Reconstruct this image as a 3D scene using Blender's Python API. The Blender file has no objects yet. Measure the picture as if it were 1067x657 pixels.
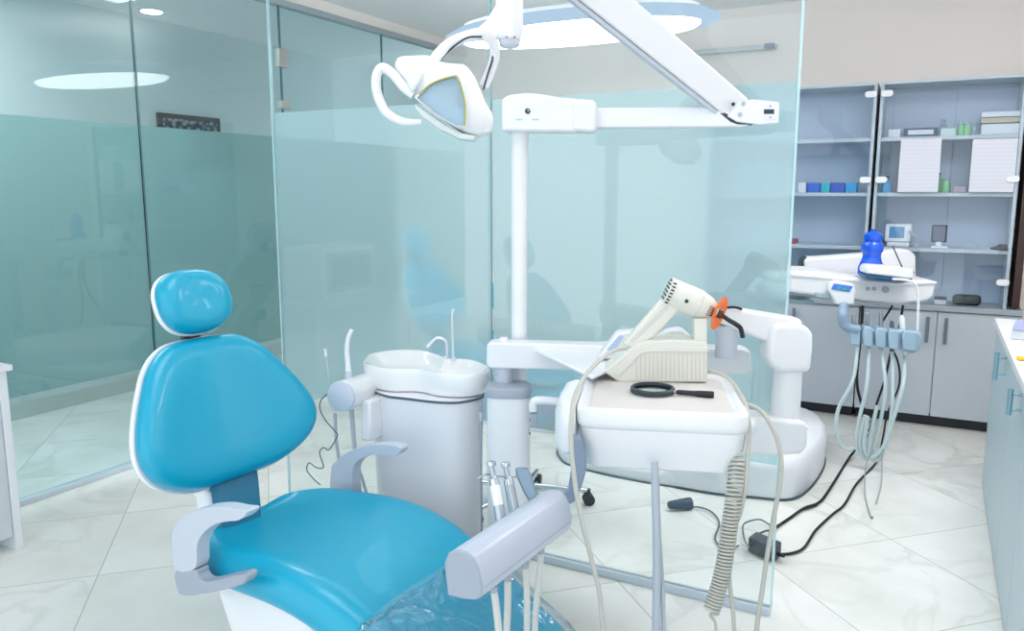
import bpy, bmesh, math, random
from mathutils import Vector as V, Matrix
random.seed(7)
SC = bpy.context.scene
COL = SC.collection
PI = math.pi
# ------------------------------------------------------------------ camera
CAMH, YAW, PIT, FPX = 1.46, .4877, .1552, 827.0
cd = bpy.data.cameras.new('camera'); cam = bpy.data.objects.new('camera', cd); COL.objects.link(cam)
cam.location = (0, 0, CAMH); cam.rotation_euler = (PI/2-PIT, 0, YAW)
cd.sensor_width = 36; cd.lens = FPX*36/1067; cd.clip_start = .05; cd.clip_end = 60
SC.camera = cam
vs = SC.view_settings
vs.view_transform = 'Standard'; vs.look = 'None'; vs.gamma = 1; vs.use_curve_mapping = False; vs.exposure = -.08
SC.cycles.max_bounces = 10; SC.cycles.transparent_max_bounces = 24
SC.cycles.diffuse_bounces = 4; SC.cycles.glossy_bounces = 4; SC.cycles.transmission_bounces = 8
SC.cycles.caustics_reflective = False; SC.cycles.caustics_refractive = False
SC.cycles.sample_clamp_indirect = 4; SC.cycles.use_denoising = True
_F = V((-math.sin(YAW)*math.cos(PIT), math.cos(YAW)*math.cos(PIT), -math.sin(PIT)))
_R = _F.cross(V((0, 0, 1))).normalized(); _U = _R.cross(_F)
O3 = V((0, 0, CAMH))
def ray(px, py): return _R*((px-533.5)/FPX) - _U*((py-328.5)/FPX) + _F
def P(px, py, d): return O3+ray(px, py)*d                      # a point of the room at a given distance
def W(px, py, X=None, Y=None, Z=None):                         # a point on a wall, shelf or table plane
    w = ray(px, py)
    d = X/w.x if X is not None else (Y/w.y if Y is not None else (Z-CAMH)/w.z)
    return O3+w*d
def vplane(P0, deg):                                           # upright plane through P0 running along direction deg
    e = V((math.cos(math.radians(deg)), math.sin(math.radians(deg)), 0)); n = V((-e.y, e.x, 0))
    def f(px, py):
        w = ray(px, py); return O3+w*((P0-O3).dot(n)/w.dot(n))
    return f, e, n
# ------------------------------------------------------------------ materials
def lin(c):
    c = c/255; return c/12.92 if c <= .04045 else ((c+.055)/1.055)**2.4
def rgb(r, g, b): return (lin(r), lin(g), lin(b), 1)
def mat(name, col, rough=.5, metal=0, spec=.5, coat=0, bump=0, bscale=200, var=0, vscale=8, emit=0, trans=0, sheen=0):
    m = bpy.data.materials.new(name); m.use_nodes = True; nt = m.node_tree; b = nt.nodes['Principled BSDF']
    b.inputs['Base Color'].default_value = col; b.inputs['Roughness'].default_value = rough
    b.inputs['Metallic'].default_value = metal; b.inputs['Specular IOR Level'].default_value = spec
    b.inputs['Coat Weight'].default_value = coat; b.inputs['Transmission Weight'].default_value = trans
    if emit:
        b.inputs['Emission Color'].default_value = col; b.inputs['Emission Strength'].default_value = emit
    if bump or var:
        tc = nt.nodes.new('ShaderNodeTexCoord')
        n = nt.nodes.new('ShaderNodeTexNoise'); n.inputs['Scale'].default_value = bscale; nt.links.new(tc.outputs['Object'], n.inputs['Vector'])
        if bump:
            bp = nt.nodes.new('ShaderNodeBump'); bp.inputs['Strength'].default_value = bump; bp.inputs['Distance'].default_value = .002
            nt.links.new(n.outputs['Fac'], bp.inputs['Height']); nt.links.new(bp.outputs['Normal'], b.inputs['Normal'])
        if var:
            n2 = nt.nodes.new('ShaderNodeTexNoise'); n2.inputs['Scale'].default_value = vscale; nt.links.new(tc.outputs['Object'], n2.inputs['Vector'])
            mx = nt.nodes.new('ShaderNodeMix'); mx.data_type = 'RGBA'
            mx.inputs[6].default_value = tuple(x*(1-var) for x in col[:3])+(1,); mx.inputs[7].default_value = tuple(min(1, x*(1+var)) for x in col[:3])+(1,)
            nt.links.new(n2.outputs['Fac'], mx.inputs[0]); nt.links.new(mx.outputs[2], b.inputs['Base Color'])
    return m
def glass(name, tint, refl=1.0, rough=0.0, bump=0, bscale=5):
    m = bpy.data.materials.new(name); m.use_nodes = True; nt = m.node_tree; nt.nodes.clear()
    o = nt.nodes.new('ShaderNodeOutputMaterial'); t = nt.nodes.new('ShaderNodeBsdfTransparent'); t.inputs[0].default_value = tint
    g = nt.nodes.new('ShaderNodeBsdfGlossy'); g.inputs['Roughness'].default_value = rough; g.inputs[0].default_value = (.95, 1, 1, 1)
    ge = nt.nodes.new('ShaderNodeNewGeometry'); dt = nt.nodes.new('ShaderNodeVectorMath'); dt.operation = 'DOT_PRODUCT'
    nt.links.new(ge.outputs['Incoming'], dt.inputs[0]); nt.links.new(ge.outputs['Normal'], dt.inputs[1])
    def mth(op, a, b_):
        n = nt.nodes.new('ShaderNodeMath'); n.operation = op
        for i, v in enumerate((a, b_)):
            if v is None: continue
            if isinstance(v, (int, float)): n.inputs[i].default_value = v
            else: nt.links.new(v, n.inputs[i])
        return n.outputs[0]
    k5 = mth('POWER', mth('SUBTRACT', 1, mth('ABSOLUTE', dt.outputs['Value'], None)), 5)
    ml = nt.nodes.new('ShaderNodeMath'); ml.operation = 'MULTIPLY'; ml.inputs[1].default_value = refl; ml.use_clamp = True
    nt.links.new(mth('ADD', mth('MULTIPLY', k5, .96), .04), ml.inputs[0])
    x = nt.nodes.new('ShaderNodeMixShader'); nt.links.new(ml.outputs[0], x.inputs[0]); nt.links.new(t.outputs[0], x.inputs[1]); nt.links.new(g.outputs[0], x.inputs[2])
    if bump:
        tc = nt.nodes.new('ShaderNodeTexCoord'); n = nt.nodes.new('ShaderNodeTexNoise'); n.inputs['Scale'].default_value = bscale; n.inputs['Distortion'].default_value = 1.5
        nt.links.new(tc.outputs['Object'], n.inputs['Vector'])
        bp = nt.nodes.new('ShaderNodeBump'); bp.inputs['Strength'].default_value = bump; bp.inputs['Distance'].default_value = .05
        nt.links.new(n.outputs['Fac'], bp.inputs['Height'])
        nt.links.new(bp.outputs[0], g.inputs['Normal']); nt.links.new(bp.outputs[0], dt.inputs[1])
    nt.links.new(x.outputs[0], o.inputs[0]); return m
def frost(name, col, opaque=.75, blur=.35):
    m = bpy.data.materials.new(name); m.use_nodes = True; nt = m.node_tree; nt.nodes.clear()
    o = nt.nodes.new('ShaderNodeOutputMaterial')
    d = nt.nodes.new('ShaderNodeBsdfDiffuse'); d.inputs[0].default_value = col
    tr = nt.nodes.new('ShaderNodeBsdfTranslucent'); tr.inputs[0].default_value = col
    rf = nt.nodes.new('ShaderNodeBsdfRefraction'); rf.inputs[0].default_value = col; rf.inputs['Roughness'].default_value = blur; rf.inputs['IOR'].default_value = 1.2
    a = nt.nodes.new('ShaderNodeMixShader'); a.inputs[0].default_value = .55
    b = nt.nodes.new('ShaderNodeMixShader'); b.inputs[0].default_value = opaque
    nt.links.new(d.outputs[0], a.inputs[1]); nt.links.new(tr.outputs[0], a.inputs[2])
    nt.links.new(rf.outputs[0], b.inputs[1]); nt.links.new(a.outputs[0], b.inputs[2]); nt.links.new(b.outputs[0], o.inputs[0]); return m
def emis(name, col, s):
    m = bpy.data.materials.new(name); m.use_nodes = True; nt = m.node_tree; nt.nodes.clear()
    o = nt.nodes.new('ShaderNodeOutputMaterial'); e = nt.nodes.new('ShaderNodeEmission'); e.inputs[0].default_value = col; e.inputs[1].default_value = s
    nt.links.new(e.outputs[0], o.inputs[0]); return m
def marble():
    m = bpy.data.materials.new('marble_tile'); m.use_nodes = True; nt = m.node_tree; b = nt.nodes['Principled BSDF']; N = nt.nodes; L = nt.links
    tc = N.new('ShaderNodeTexCoord'); sp = N.new('ShaderNodeSeparateXYZ'); L.new(tc.outputs['Object'], sp.inputs[0])
    def M(op, a, bb=None, clamp=False):
        n = N.new('ShaderNodeMath'); n.operation = op; n.use_clamp = clamp
        for i, v in enumerate((a, bb)):
            if v is None: continue
            if isinstance(v, (int, float)): n.inputs[i].default_value = v
            else: L.new(v, n.inputs[i])
        return n.outputs[0]
    x, y = sp.outputs[0], sp.outputs[1]
    u = M('DIVIDE', M('SUBTRACT', M('ADD', x, y), 2.605-8.93), .893)
    w = M('DIVIDE', M('SUBTRACT', M('SUBTRACT', y, x), 3.64-8.93), .893)
    def line(q):
        f = M('FRACT', q); e = M('MINIMUM', f, M('SUBTRACT', 1, f)); return M('LESS_THAN', e, .0035)
    grout = M('MAXIMUM', line(u), line(w))
    ti = N.new('ShaderNodeCombineXYZ'); L.new(M('FLOOR', u), ti.inputs[0]); L.new(M('FLOOR', w), ti.inputs[1])
    wn = N.new('ShaderNodeTexWhiteNoise'); L.new(ti.outputs[0], wn.inputs['Vector'])
    va = N.new('ShaderNodeVectorMath'); va.operation = 'MULTIPLY_ADD'; L.new(wn.outputs['Color'], va.inputs[0]); va.inputs[1].default_value = (7, 7, 7); L.new(tc.outputs['Object'], va.inputs[2])
    n1 = N.new('ShaderNodeTexNoise'); n1.inputs['Scale'].default_value = 1.7; n1.inputs['Detail'].default_value = 7; n1.inputs['Distortion'].default_value = 1.3; L.new(va.outputs[0], n1.inputs['Vector'])
    vein = M('SUBTRACT', 1, M('MULTIPLY', M('ABSOLUTE', M('SUBTRACT', n1.outputs['Fac'], .5)), 22), True)
    n2 = N.new('ShaderNodeTexNoise'); n2.inputs['Scale'].default_value = 2.6; n2.inputs['Detail'].default_value = 6; L.new(va.outputs[0], n2.inputs['Vector'])
    n3 = N.new('ShaderNodeTexNoise'); n3.inputs['Scale'].default_value = 1.1; n3.inputs['Detail'].default_value = 2; L.new(va.outputs[0], n3.inputs['Vector'])
    mask = M('MULTIPLY', M('SUBTRACT', n3.outputs['Fac'], .40), 3.0, True)
    cl = N.new('ShaderNodeMix'); cl.data_type = 'RGBA'; cl.inputs[6].default_value = rgb(226, 227, 221); cl.inputs[7].default_value = rgb(244, 244, 241)
    L.new(M('MULTIPLY', M('SUBTRACT', n2.outputs['Fac'], .3), 2.4, True), cl.inputs[0])
    c2 = N.new('ShaderNodeMix'); c2.data_type = 'RGBA'; L.new(cl.outputs[2], c2.inputs[6]); c2.inputs[7].default_value = rgb(198, 200, 190)
    L.new(M('MULTIPLY', M('MULTIPLY', vein, mask), .6), c2.inputs[0])
    c3 = N.new('ShaderNodeMix'); c3.data_type = 'RGBA'; L.new(c2.outputs[2], c3.inputs[6]); c3.inputs[7].default_value = rgb(176, 180, 176)
    L.new(M('MULTIPLY', grout, .8), c3.inputs[0]); L.new(c3.outputs[2], b.inputs['Base Color'])
    b.inputs['Roughness'].default_value = .22; b.inputs['Specular IOR Level'].default_value = .35
    return m
WHITE = mat('white_plastic', rgb(236, 238, 242), .32, coat=.25)
WHITE2 = mat('soft_white_plastic', rgb(232, 234, 239), .42)
LAV = mat('pale_grey_plastic', rgb(196, 203, 216), .36, coat=.15)
GREY = mat('grey_plastic', rgb(160, 170, 184), .4)
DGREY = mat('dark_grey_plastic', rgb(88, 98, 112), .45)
BLK = mat('black_plastic', rgb(22, 24, 28), .38)
BLK2 = mat('charcoal_plastic', rgb(44, 58, 68), .45)
RUB = mat('rubber_black', rgb(16, 17, 19), .6)
CHR = mat('chrome', rgb(205, 212, 218), .14, metal=1)
STEEL = mat('brushed_steel', rgb(176, 186, 194), .32, metal=1)
def leather_mat():
    m = mat('teal_leather', (.0, .36, .56, 1), .34, coat=.22, bump=.12, bscale=420)
    return m
TEAL = leather_mat()
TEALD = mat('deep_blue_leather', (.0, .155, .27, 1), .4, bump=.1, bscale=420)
IVORY = mat('ivory_plastic', rgb(226, 226, 217), .42)
LINER = mat('tray_liner', rgb(214, 210, 207), .55, bump=.05, bscale=500)
HOSE = mat('pale_hose', rgb(206, 207, 204), .45)
HOSEB = mat('bluish_hose', rgb(190, 200, 212), .42)
COIL = mat('coil_hose', rgb(190, 190, 182), .45)
CAB = mat('cabinet_laminate', rgb(192, 200, 209), .42, var=.02)
CABL = mat('shelf_laminate', rgb(190, 200, 208), .45)
CABB = mat('cabinet_back_panel', rgb(180, 194, 214), .5, var=.04, vscale=3)
CABP = mat('pale_blue_laminate', rgb(180, 200, 208), .4, var=.02)
CTOP = mat('white_counter', rgb(226, 228, 232), .35)
CREAM = mat('cream_wall_paint', rgb(244, 236, 231), .7, bump=.04, bscale=150)
PALEW = mat('corridor_wall_paint', rgb(212, 222, 222), .7, bump=.04, bscale=150)
CEIL = mat('ceiling_paint', rgb(246, 245, 246), .75, bump=.02, bscale=90)
RAIL = mat('anodised_aluminium', rgb(176, 184, 190), .35, metal=.5)
CHAN = mat('clear_channel', rgb(200, 214, 224), .2)
EDGE = mat('polished_glass_edge', rgb(196, 232, 236), .15, emit=0)
SKIRT = mat('marble_skirting', rgb(196, 206, 200), .3, var=.12, vscale=4)
ORANGE = mat('orange_shield', (1, .17, 0, 1), .35, spec=.25)
BLUEB = mat('blue_bottle', rgb(0, 84, 214), .15, coat=.4)
MARB = marble()
GL = glass('clear_partition_glass', (.945, .972, .975, 1), 1.0)
GLT = glass('green_tinted_glass', (.83, .915, .93, 1), .9)
GLC = glass('cabinet_glass', (.955, .975, .995, 1), .9)
PLAST = glass('clear_plastic_sheet', (.97, .985, 1, 1), 1.8, .08, bump=.5, bscale=7)
LENS = glass('lamp_lens', (.80, .88, .92, 1), 2.0, .1)
FR = frost('frosted_film', rgb(202, 228, 232), .60, .2)
FRL = frost('frosted_film_green', rgb(160, 188, 186), .74, .3)
# ------------------------------------------------------------------ mesh helpers
def B(): return bmesh.new()
def wm(o):
    m = Matrix.Identity(4)
    while o is not None:
        m = Matrix.LocRotScale(o.location, o.rotation_euler, o.scale) @ m; o = o.parent
    return m
def obj(name, bm, m, parent=None, bev=0, seg=2, sub=0, angle=35, local=False, kind=None, label=None):
    bmesh.ops.recalc_face_normals(bm, faces=bm.faces[:])
    if parent is not None and not local: bm.transform(wm(parent).inverted())
    me = bpy.data.meshes.new(name); bm.to_mesh(me); bm.free()
    me.materials.append(m)
    me.shade_smooth()
    if not sub: me.set_sharp_from_angle(angle=math.radians(angle))
    o = bpy.data.objects.new(name, me); COL.objects.link(o)
    if parent is not None: o.parent = parent
    if bev:
        md = o.modifiers.new('bevel', 'BEVEL'); md.width = bev; md.segments = seg; md.limit_method = 'ANGLE'; md.angle_limit = math.radians(30); md.harden_normals = False
    if sub:
        md = o.modifiers.new('subdivision', 'SUBSURF'); md.levels = sub; md.render_levels = sub
    if kind: o['kind'] = kind
    if label: o['label'] = label
    return o
def thing(name, label, cat, loc=(0, 0, 0), rz=0, group=None):
    o = bpy.data.objects.new(name, None); COL.objects.link(o); o.empty_display_size = .05
    o.location = loc; o.rotation_euler = (0, 0, rz); o['label'] = label; o['category'] = cat
    if group: o['group'] = group
    return o
def tag(o, label, cat, group=None):
    o['label'] = label; o['category'] = cat
    if group: o['group'] = group
    return o
def struct(name, bm=None, m=None, **k):
    if bm is None:
        o = bpy.data.objects.new(name, None); COL.objects.link(o)
    else: o = obj(name, bm, m, **k)
    o['kind'] = 'structure'; return o
def copy_tree(o, parent=None, root_parent=True):
    c = o.copy(); COL.objects.link(c)
    if parent is not None: c.parent = parent
    for ch in [x for x in COL.objects if x.parent == o]: copy_tree(ch, c)
    return c
def box(bm, lo, hi, M=None):
    lo = V(lo); hi = V(hi)
    vs_ = [bm.verts.new((x, y, z)) for x in (lo.x, hi.x) for y in (lo.y, hi.y) for z in (lo.z, hi.z)]
    if M is not None:
        for v in vs_: v.co = M @ v.co
    for f in ((0, 1, 3, 2), (4, 6, 7, 5), (0, 4, 5, 1), (2, 3, 7, 6), (0, 2, 6, 4), (1, 5, 7, 3)): bm.faces.new([vs_[i] for i in f])
    return bm
def loft(bm, rings, cap=True, closed=False):
    R = [[bm.verts.new(p) for p in r] for r in rings]; n = len(R[0])
    for a, b in list(zip(R, R[1:]))+([(R[-1], R[0])] if closed else []):
        for i in range(n): bm.faces.new((a[i], a[(i+1) % n], b[(i+1) % n], b[i]))
    if cap and not closed: bm.faces.new(R[0][::-1]); bm.faces.new(R[-1])
    return bm
def prism(bm, pts, vec):
    pts = [V(p) for p in pts]; vec = V(vec); return loft(bm, [pts, [p+vec for p in pts]])
def spline(pts, n=8):
    pts = [V(p) for p in pts]
    if len(pts) < 3: return pts
    q = [pts[0]*2-pts[1]]+pts+[pts[-1]*2-pts[-2]]; out = []
    for i in range(1, len(q)-2):
        for k in range(n):
            t = k/n; a, b, c, d = q[i-1:i+3]
            out.append(.5*((2*b)+(c-a)*t+(2*a-5*b+4*c-d)*t*t+(3*b-a-3*c+d)*t**3))
    out.append(pts[-1]); return out
def tube(bm, pts, r, seg=10, sm=True, n=8, flat=None):
    rl = list(r) if isinstance(r, (list, tuple)) else None; m = len(pts)
    s = spline(pts, n) if sm and m > 2 else [V(p) for p in pts]
    rings = []; up = None
    for i, p in enumerate(s):
        t = (s[min(i+1, len(s)-1)]-s[max(i-1, 0)]).normalized()
        if up is None:
            up = V((0, 0, 1)) if abs(t.z) < .9 else V((1, 0, 0))
        a = (up-t*up.dot(t)).normalized(); up = a; b = t.cross(a)
        if rl:
            f = i/(len(s)-1)*(m-1); k = min(int(f), m-2); rr = rl[k]+(rl[k+1]-rl[k])*(f-k)
        else: rr = r
        fy = flat or 1
        rings.append([p+(a*math.cos(2*PI*j/seg)+b*math.sin(2*PI*j/seg)*fy)*rr for j in range(seg)])
    return loft(bm, rings)
def cyl(bm, a, b, r, r2=None, seg=20):
    return tube(bm, [a, b], [r, r if r2 is None else r2], seg, False)
def axisrings(a, dirv, prof, seg=24, sx=1, sy=1):
    t = V(dirv).normalized(); up = V((0, 0, 1)) if abs(t.z) < .9 else V((1, 0, 0)); x = (up-t*up.dot(t)).normalized(); y = t.cross(x)
    return [[V(a)+t*h+(x*math.cos(2*PI*j/seg)*sx+y*math.sin(2*PI*j/seg)*sy)*r for j in range(seg)] for h, r in prof]
def lathe(bm, a, dirv, prof, seg=24, sx=1, sy=1): return loft(bm, axisrings(a, dirv, prof, seg, sx, sy))
def rrect(x0, y0, x1, y1, r, n=5):
    out = []
    for cx, cy, a in ((x1-r, y1-r, 0), (x0+r, y1-r, 90), (x0+r, y0+r, 180), (x1-r, y0+r, 270)):
        for k in range(n+1):
            t = math.radians(a+90*k/n); out.append((cx+r*math.cos(t), cy+r*math.sin(t)))
    return out
def frame(O, deg):
    e = V((math.cos(math.radians(deg)), math.sin(math.radians(deg)), 0)); n = V((-e.y, e.x, 0)); O = V(O)
    return lambda x, y, z=0: O+e*x+n*y+V((0, 0, z))
def slab(bm, fr, poly, z0, z1, top=None):
    """plan polygon extruded from z0 to z1 in a frame; top = scale inset list [(z, inset)]"""
    cx = sum(p[0] for p in poly)/len(poly); cy = sum(p[1] for p in poly)/len(poly)
    lv = top or [(z0, 0), (z1, 0)]
    rings = []
    for z, ins in lv:
        r = []
        for x, y in poly:
            dx, dy = x-cx, y-cy; l = math.hypot(dx, dy); k = max(0, (l-ins)/l)
            r.append(fr(cx+dx*k, cy+dy*k, z))
        rings.append(r)
    return loft(bm, rings)
I4 = frame((0, 0, 0), 0)
HND = mat('handle_grey', rgb(120, 130, 146), .35, metal=.3)
# ------------------------------------------------------------------ the room
GY, LX, BY, CZ = 2.70, -3.71, 5.76, 2.70          # partition plane, left glass wall, back wall, ceiling
b = B(); box(b, (-5.3, -2.6, -.05), (1.2, 7.6, 0)); struct('floor', b, MARB)
b = B(); box(b, (-5.3, -.7, CZ), (1.2, 7.6, CZ+.06)); struct('ceiling', b, CEIL)
b = B(); box(b, (LX-.05, BY, 0), (1.2, BY+.08, CZ)); struct('wall_back', b, CREAM)
b = B(); box(b, (1.02, -.7, 0), (1.1, BY, CZ)); struct('wall_right', b, CREAM)
b = B(); box(b, (-5.25, -.7, 0), (-5.17, 7.5, CZ)); struct('wall_corridor', b, PALEW)
b = B(); box(b, (-5.17, 7.5, 0), (LX-.05, 7.58, CZ)); struct('wall_corridor_end', b, PALEW)
b = B(); box(b, (-5.17, -.7, 0), (-5.155, 7.5, .10)); struct('baseboard_corridor', b, SKIRT)
wl = struct('wall_left')
b = B(); box(b, (LX-.03, -.7, 2.635), (LX+.03, BY, CZ)); obj('header', b, CREAM, wl)
b = B(); box(b, (LX-.035, -.7, 2.60), (LX+.035, BY, 2.635)); obj('top_rail', b, RAIL, wl, bev=.004)
b = B(); box(b, (LX-.025, -.7, 0), (LX+.022, 3.885, .028)); box(b, (LX-.025, 4.94, 0), (LX+.022, BY, .028)); obj('floor_channel', b, CHAN, wl, bev=.003)
for y0, y1 in ((-.7, 2.835), (2.845, 3.885), (3.895, 4.93), (4.94, BY)):
    b = B(); box(b, (LX-.005, y0, .03), (LX+.005, y1, 2.60)); obj('glass_pane', b, GLT, wl)
    b = B(); b.faces.new([b.verts.new(c) for c in ((LX-.0056, y0+.003, .515), (LX-.0056, y1-.003, .515), (LX-.0056, y1-.003, 1.80), (LX-.0056, y0+.003, 1.80))]); obj('frosted_film', b, FRL, wl)
for y in (2.835, 3.885, 4.93):
    b = B(); box(b, (LX-.0055, y, .03), (LX+.0055, y+.01, 2.60)); obj('joint_seal', b, mat('joint_seal', rgb(70, 110, 112), .3), wl)
for z, h, w in ((2.285, .056, .05), (2.00, .026, .05)):
    b = B(); box(b, (LX-.018, 3.86, z-h), (LX+.018, 3.86+w+.035, z+h)); obj('hinge', b, mat('hinge_metal', rgb(178, 176, 170), .35, metal=.7), wl, bev=.003)
# free standing glass screen
gp = thing('glass_partition', 'tall clear glass partition with wide frosted band behind the dental unit', 'glass partition', (-1.5, GY, 0))
for x0, x1 in ((-2.64, -1.527), (-1.523, -.41)):
    b = B(); box(b, (x0+.006, GY-.005, .03), (x1-.006, GY+.005, CZ-.002)); obj('glass_pane', b, GL, gp)
    b = B(); b.faces.new([b.verts.new(c) for c in ((x0+.006, GY+.0056, .54), (x1-.006, GY+.0056, .54), (x1-.006, GY+.0056, 1.803), (x0+.006, GY+.0056, 1.803))]); obj('frosted_film', b, FR, gp)
for x in (-2.64, -1.529, -.414):
    b = B(); box(b, (x, GY-.005, .03), (x+(.007 if x > -2 else .009), GY+.005, CZ-.002)); obj('polished_edge', b, EDGE if x != -1.529 else mat('glass_joint', rgb(150, 190, 198), .2), gp)
b = B(); box(b, (-2.64, GY-.018, 0), (-.41, GY+.018, .03)); obj('floor_channel', b, CHAN, gp, bev=.003)
# corridor picture, corridor spotlight
pf = thing('picture_frame', 'small framed picture hanging on the corridor wall behind the left glass', 'picture', (-5.15, 4.5, 1.9))
y0, y1 = W(164, 117, X=-5.15).y, W(229, 136, X=-5.15).y; zt = W(164, 117, X=-5.15).z
b = B(); box(b, (-5.168, y0, zt-.40), (-5.14, y1, zt)); obj('frame', b, mat('picture_frame_brown', rgb(66, 62, 62), .5), pf, bev=.003)
pm = mat('picture_print', rgb(96, 112, 118), .5); nt = pm.node_tree; vo = nt.nodes.new('ShaderNodeTexVoronoi'); vo.inputs['Scale'].default_value = 11
cr = nt.nodes.new('ShaderNodeValToRGB'); cr.color_ramp.elements[0].color = rgb(190, 196, 196); cr.color_ramp.elements[1].color = rgb(50, 62, 68); cr.color_ramp.elements[1].position = .6
nt.links.new(vo.outputs['Distance'], cr.inputs[0]); nt.links.new(cr.outputs[0], nt.nodes['Principled BSDF'].inputs['Base Color'])
b = B(); box(b, (-5.142, y0+.035, zt-.365), (-5.138, y1-.035, zt-.035)); obj('print', b, pm, pf)
q = W(158, 12, Z=CZ-.01)
dl = thing('ceiling_spotlight', 'round recessed spotlight in the corridor ceiling behind the left glass', 'spotlight', (q.x, q.y, CZ-.02))
b = B(); lathe(b, (q.x, q.y, CZ-.012), (0, 0, 1), [(0, .085), (.011, .085)], 28); obj('trim_ring', b, WHITE, dl)
b = B(); lathe(b, (q.x, q.y, CZ-.016), (0, 0, 1), [(0, .065), (.003, .07)], 28); obj('lamp_lens', b, emis('spot_glow', (1, .98, .94, 1), 14), dl)
# oval lamp hanging in the far room
OL = V((-1.76, 4.02, 2.27))
ol = thing('oval_ceiling_lamp', 'large glowing white oval ceiling lamp with a pale blue rim in the far room', 'ceiling lamp', (OL.x, OL.y, 2.27))
def ov(a, c, z, n=64): return [OL+V((a*math.cos(2*PI*i/n), c*math.sin(2*PI*i/n), z)) for i in range(n)]
b = B(); loft(b, [ov(.65, .27, .0), ov(.67, .285, .012), ov(.67, .285, .03)]); obj('diffuser', b, emis('lamp_glow', (1, 1, 1, 1), 9), ol)
b = B(); loft(b, [ov(.675, .29, .018), ov(.76, .36, .022), ov(.77, .37, .04), ov(.70, .31, .075), ov(.675, .29, .06)], closed=True, cap=False); obj('rim', b, emis('rim_glow', rgb(190, 216, 242), 1.0), ol)
b = B(); loft(b, [ov(.69, .30, .04), ov(.66, .28, .10)]); obj('housing', b, WHITE, ol)
b = B(); loft(b, [ov(.60, .24, .101), ov(.60, .24, .106)]); obj('added_uplight', b, emis('added_uplight_glow', (1, .99, .98, 1), 22), ol)  # unseen glowing top, added to brighten the far-room ceiling
for s in (-.4, .4):
    b = B(); cyl(b, OL+V((s, 0, .09)), OL+V((s, 0, CZ-2.27)), .007); obj('hanging_rod', b, CHR, ol)
# slim lamp rail on the back wall
ft = thing('wall_light_fitting', 'slim grey wall rail with a dark end clip above the cupboards', 'wall fitting', (-1.5, BY, 2.4))
qa, qb = W(668, 61, Y=BY-.05), W(808, 47, Y=BY-.05); z = (qa.z+qb.z)/2
b = B(); box(b, (qa.x, BY-.06, z-.012), (qb.x, BY-.001, z+.018)); obj('rail', b, mat('rail_grey', rgb(196, 204, 204), .4), ft, bev=.004)
b = B(); box(b, (qb.x-.07, BY-.066, z-.016), (qb.x-.005, BY-.06, z+.022)); obj('end_clip', b, mat('rail_clip', rgb(120, 130, 150), .4), ft, bev=.002)
# ------------------------------------------------------------------ built-in cupboards along the back wall
CY = 5.46; FY = CY+.02
def cupboard(x0, x1, label):
    t = thing('base_cabinet', label, 'cabinet', ((x0+x1)/2, CY, 0))
    b = B(); box(b, (x0+.002, CY+.02, .09), (x1-.002, BY-.01, .735)); obj('carcass', b, CAB, t)
    b = B(); box(b, (x0+.01, CY+.07, 0), (x1-.01, BY-.03, .09)); obj('plinth', b, mat('dark_plinth', rgb(52, 54, 60), .6), t)
    w = (x1-x0)/2
    for k in range(2):
        a = x0+w*k
        b = B(); box(b, (a+.003, CY, .075), (a+w-.003, CY+.019, .732)); d = obj('door', b, CAB, t, bev=.002)
        hx = a+(w-.05 if k == 0 else .05)
        b = B(); cyl(b, (hx, CY-.028, .54), (hx, CY-.028, .70), .0095, seg=12)
        for hz in (.565, .675): cyl(b, (hx, CY-.028, hz), (hx, CY, hz), .0045, seg=10)
        obj('handle', b, HND, d)
    return t
cupboard(-1.275, -.387, 'light grey base cabinet behind the hanging hoses, left of the right-hand pair of doors')
cupboard(-.385, .49, 'light grey base cabinet under the black speaker, beside the right-hand counter')
b = B(); box(b, (-1.275, CY-.015, .737), (.49, BY-.01, .77)); tag(obj('worktop', b, mat('worktop_grey', rgb(160, 170, 178), .4), bev=.003), 'long grey worktop running over the base cabinets at the back', 'worktop')
SH = (1.105, 1.44, 1.775)
def glasscab(x0, x1, splits, label):
    t = thing('glass_cabinet', label, 'display cabinet', ((x0+x1)/2, CY, .77))
    b = B(); box(b, (x0, CY+.006, .771), (x0+.018, BY-.01, 2.10)); obj('side_panel', b, CABL, t, bev=.001)
    b = B(); box(b, (x1-.018, CY+.006, .771), (x1, BY-.01, 2.10)); obj('side_panel', b, CABL, t, bev=.001)
    b = B(); box(b, (x0, CY+.006, 2.10), (x1, BY-.01, 2.118)); obj('top_panel', b, CABL, t, bev=.001)
    b = B(); box(b, (x0+.019, BY-.022, .772), (x1-.019, BY-.011, 2.099)); obj('back_panel', b, CABB, t)
    for s in SH:
        b = B(); box(b, (x0+.019, CY+.02, s-.011), (x1-.019, BY-.023, s+.011)); obj('shelf', b, CABL, t, bev=.001)
    xs = [x0]+splits+[x1]
    for a, c in zip(xs, xs[1:]):
        b = B(); box(b, (a+.003, CY-.004, .79), (c-.003, CY+.001, 2.105)); obj('glass_door', b, GLC, t)
    return t
def clip(t, x, z):
    b = B(); slab(b, lambda u, v, w: V((x+u, CY-.006-w, z+v)), rrect(-.034, -.019, .034, .019, .018), 0, .012); obj('glass_clip', b, WHITE, t, bev=.002)
gc1 = glasscab(-1.275, -.372, [-.82], 'glass-fronted cabinet with the row of blue boxes, left of the double clips')
gc2 = glasscab(-.352, .405, [.06], 'glass-fronted cabinet with two paper sheets taped to its doors')
for z in (2.045, 1.53): clip(gc1, -.405, z); clip(gc2, -.315, z)
clip(gc2, .375, 1.53); clip(gc2, .375, .93)
b = B(); box(b, (.43, CY+.0, .78), (.47, BY-.01, 2.12)); tag(obj('corner_post', b, mat('dark_brown_wood', rgb(58, 36, 34), .5, var=.2), bev=.002), 'dark brown upright post at the right end of the glass cabinets', 'post')
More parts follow.
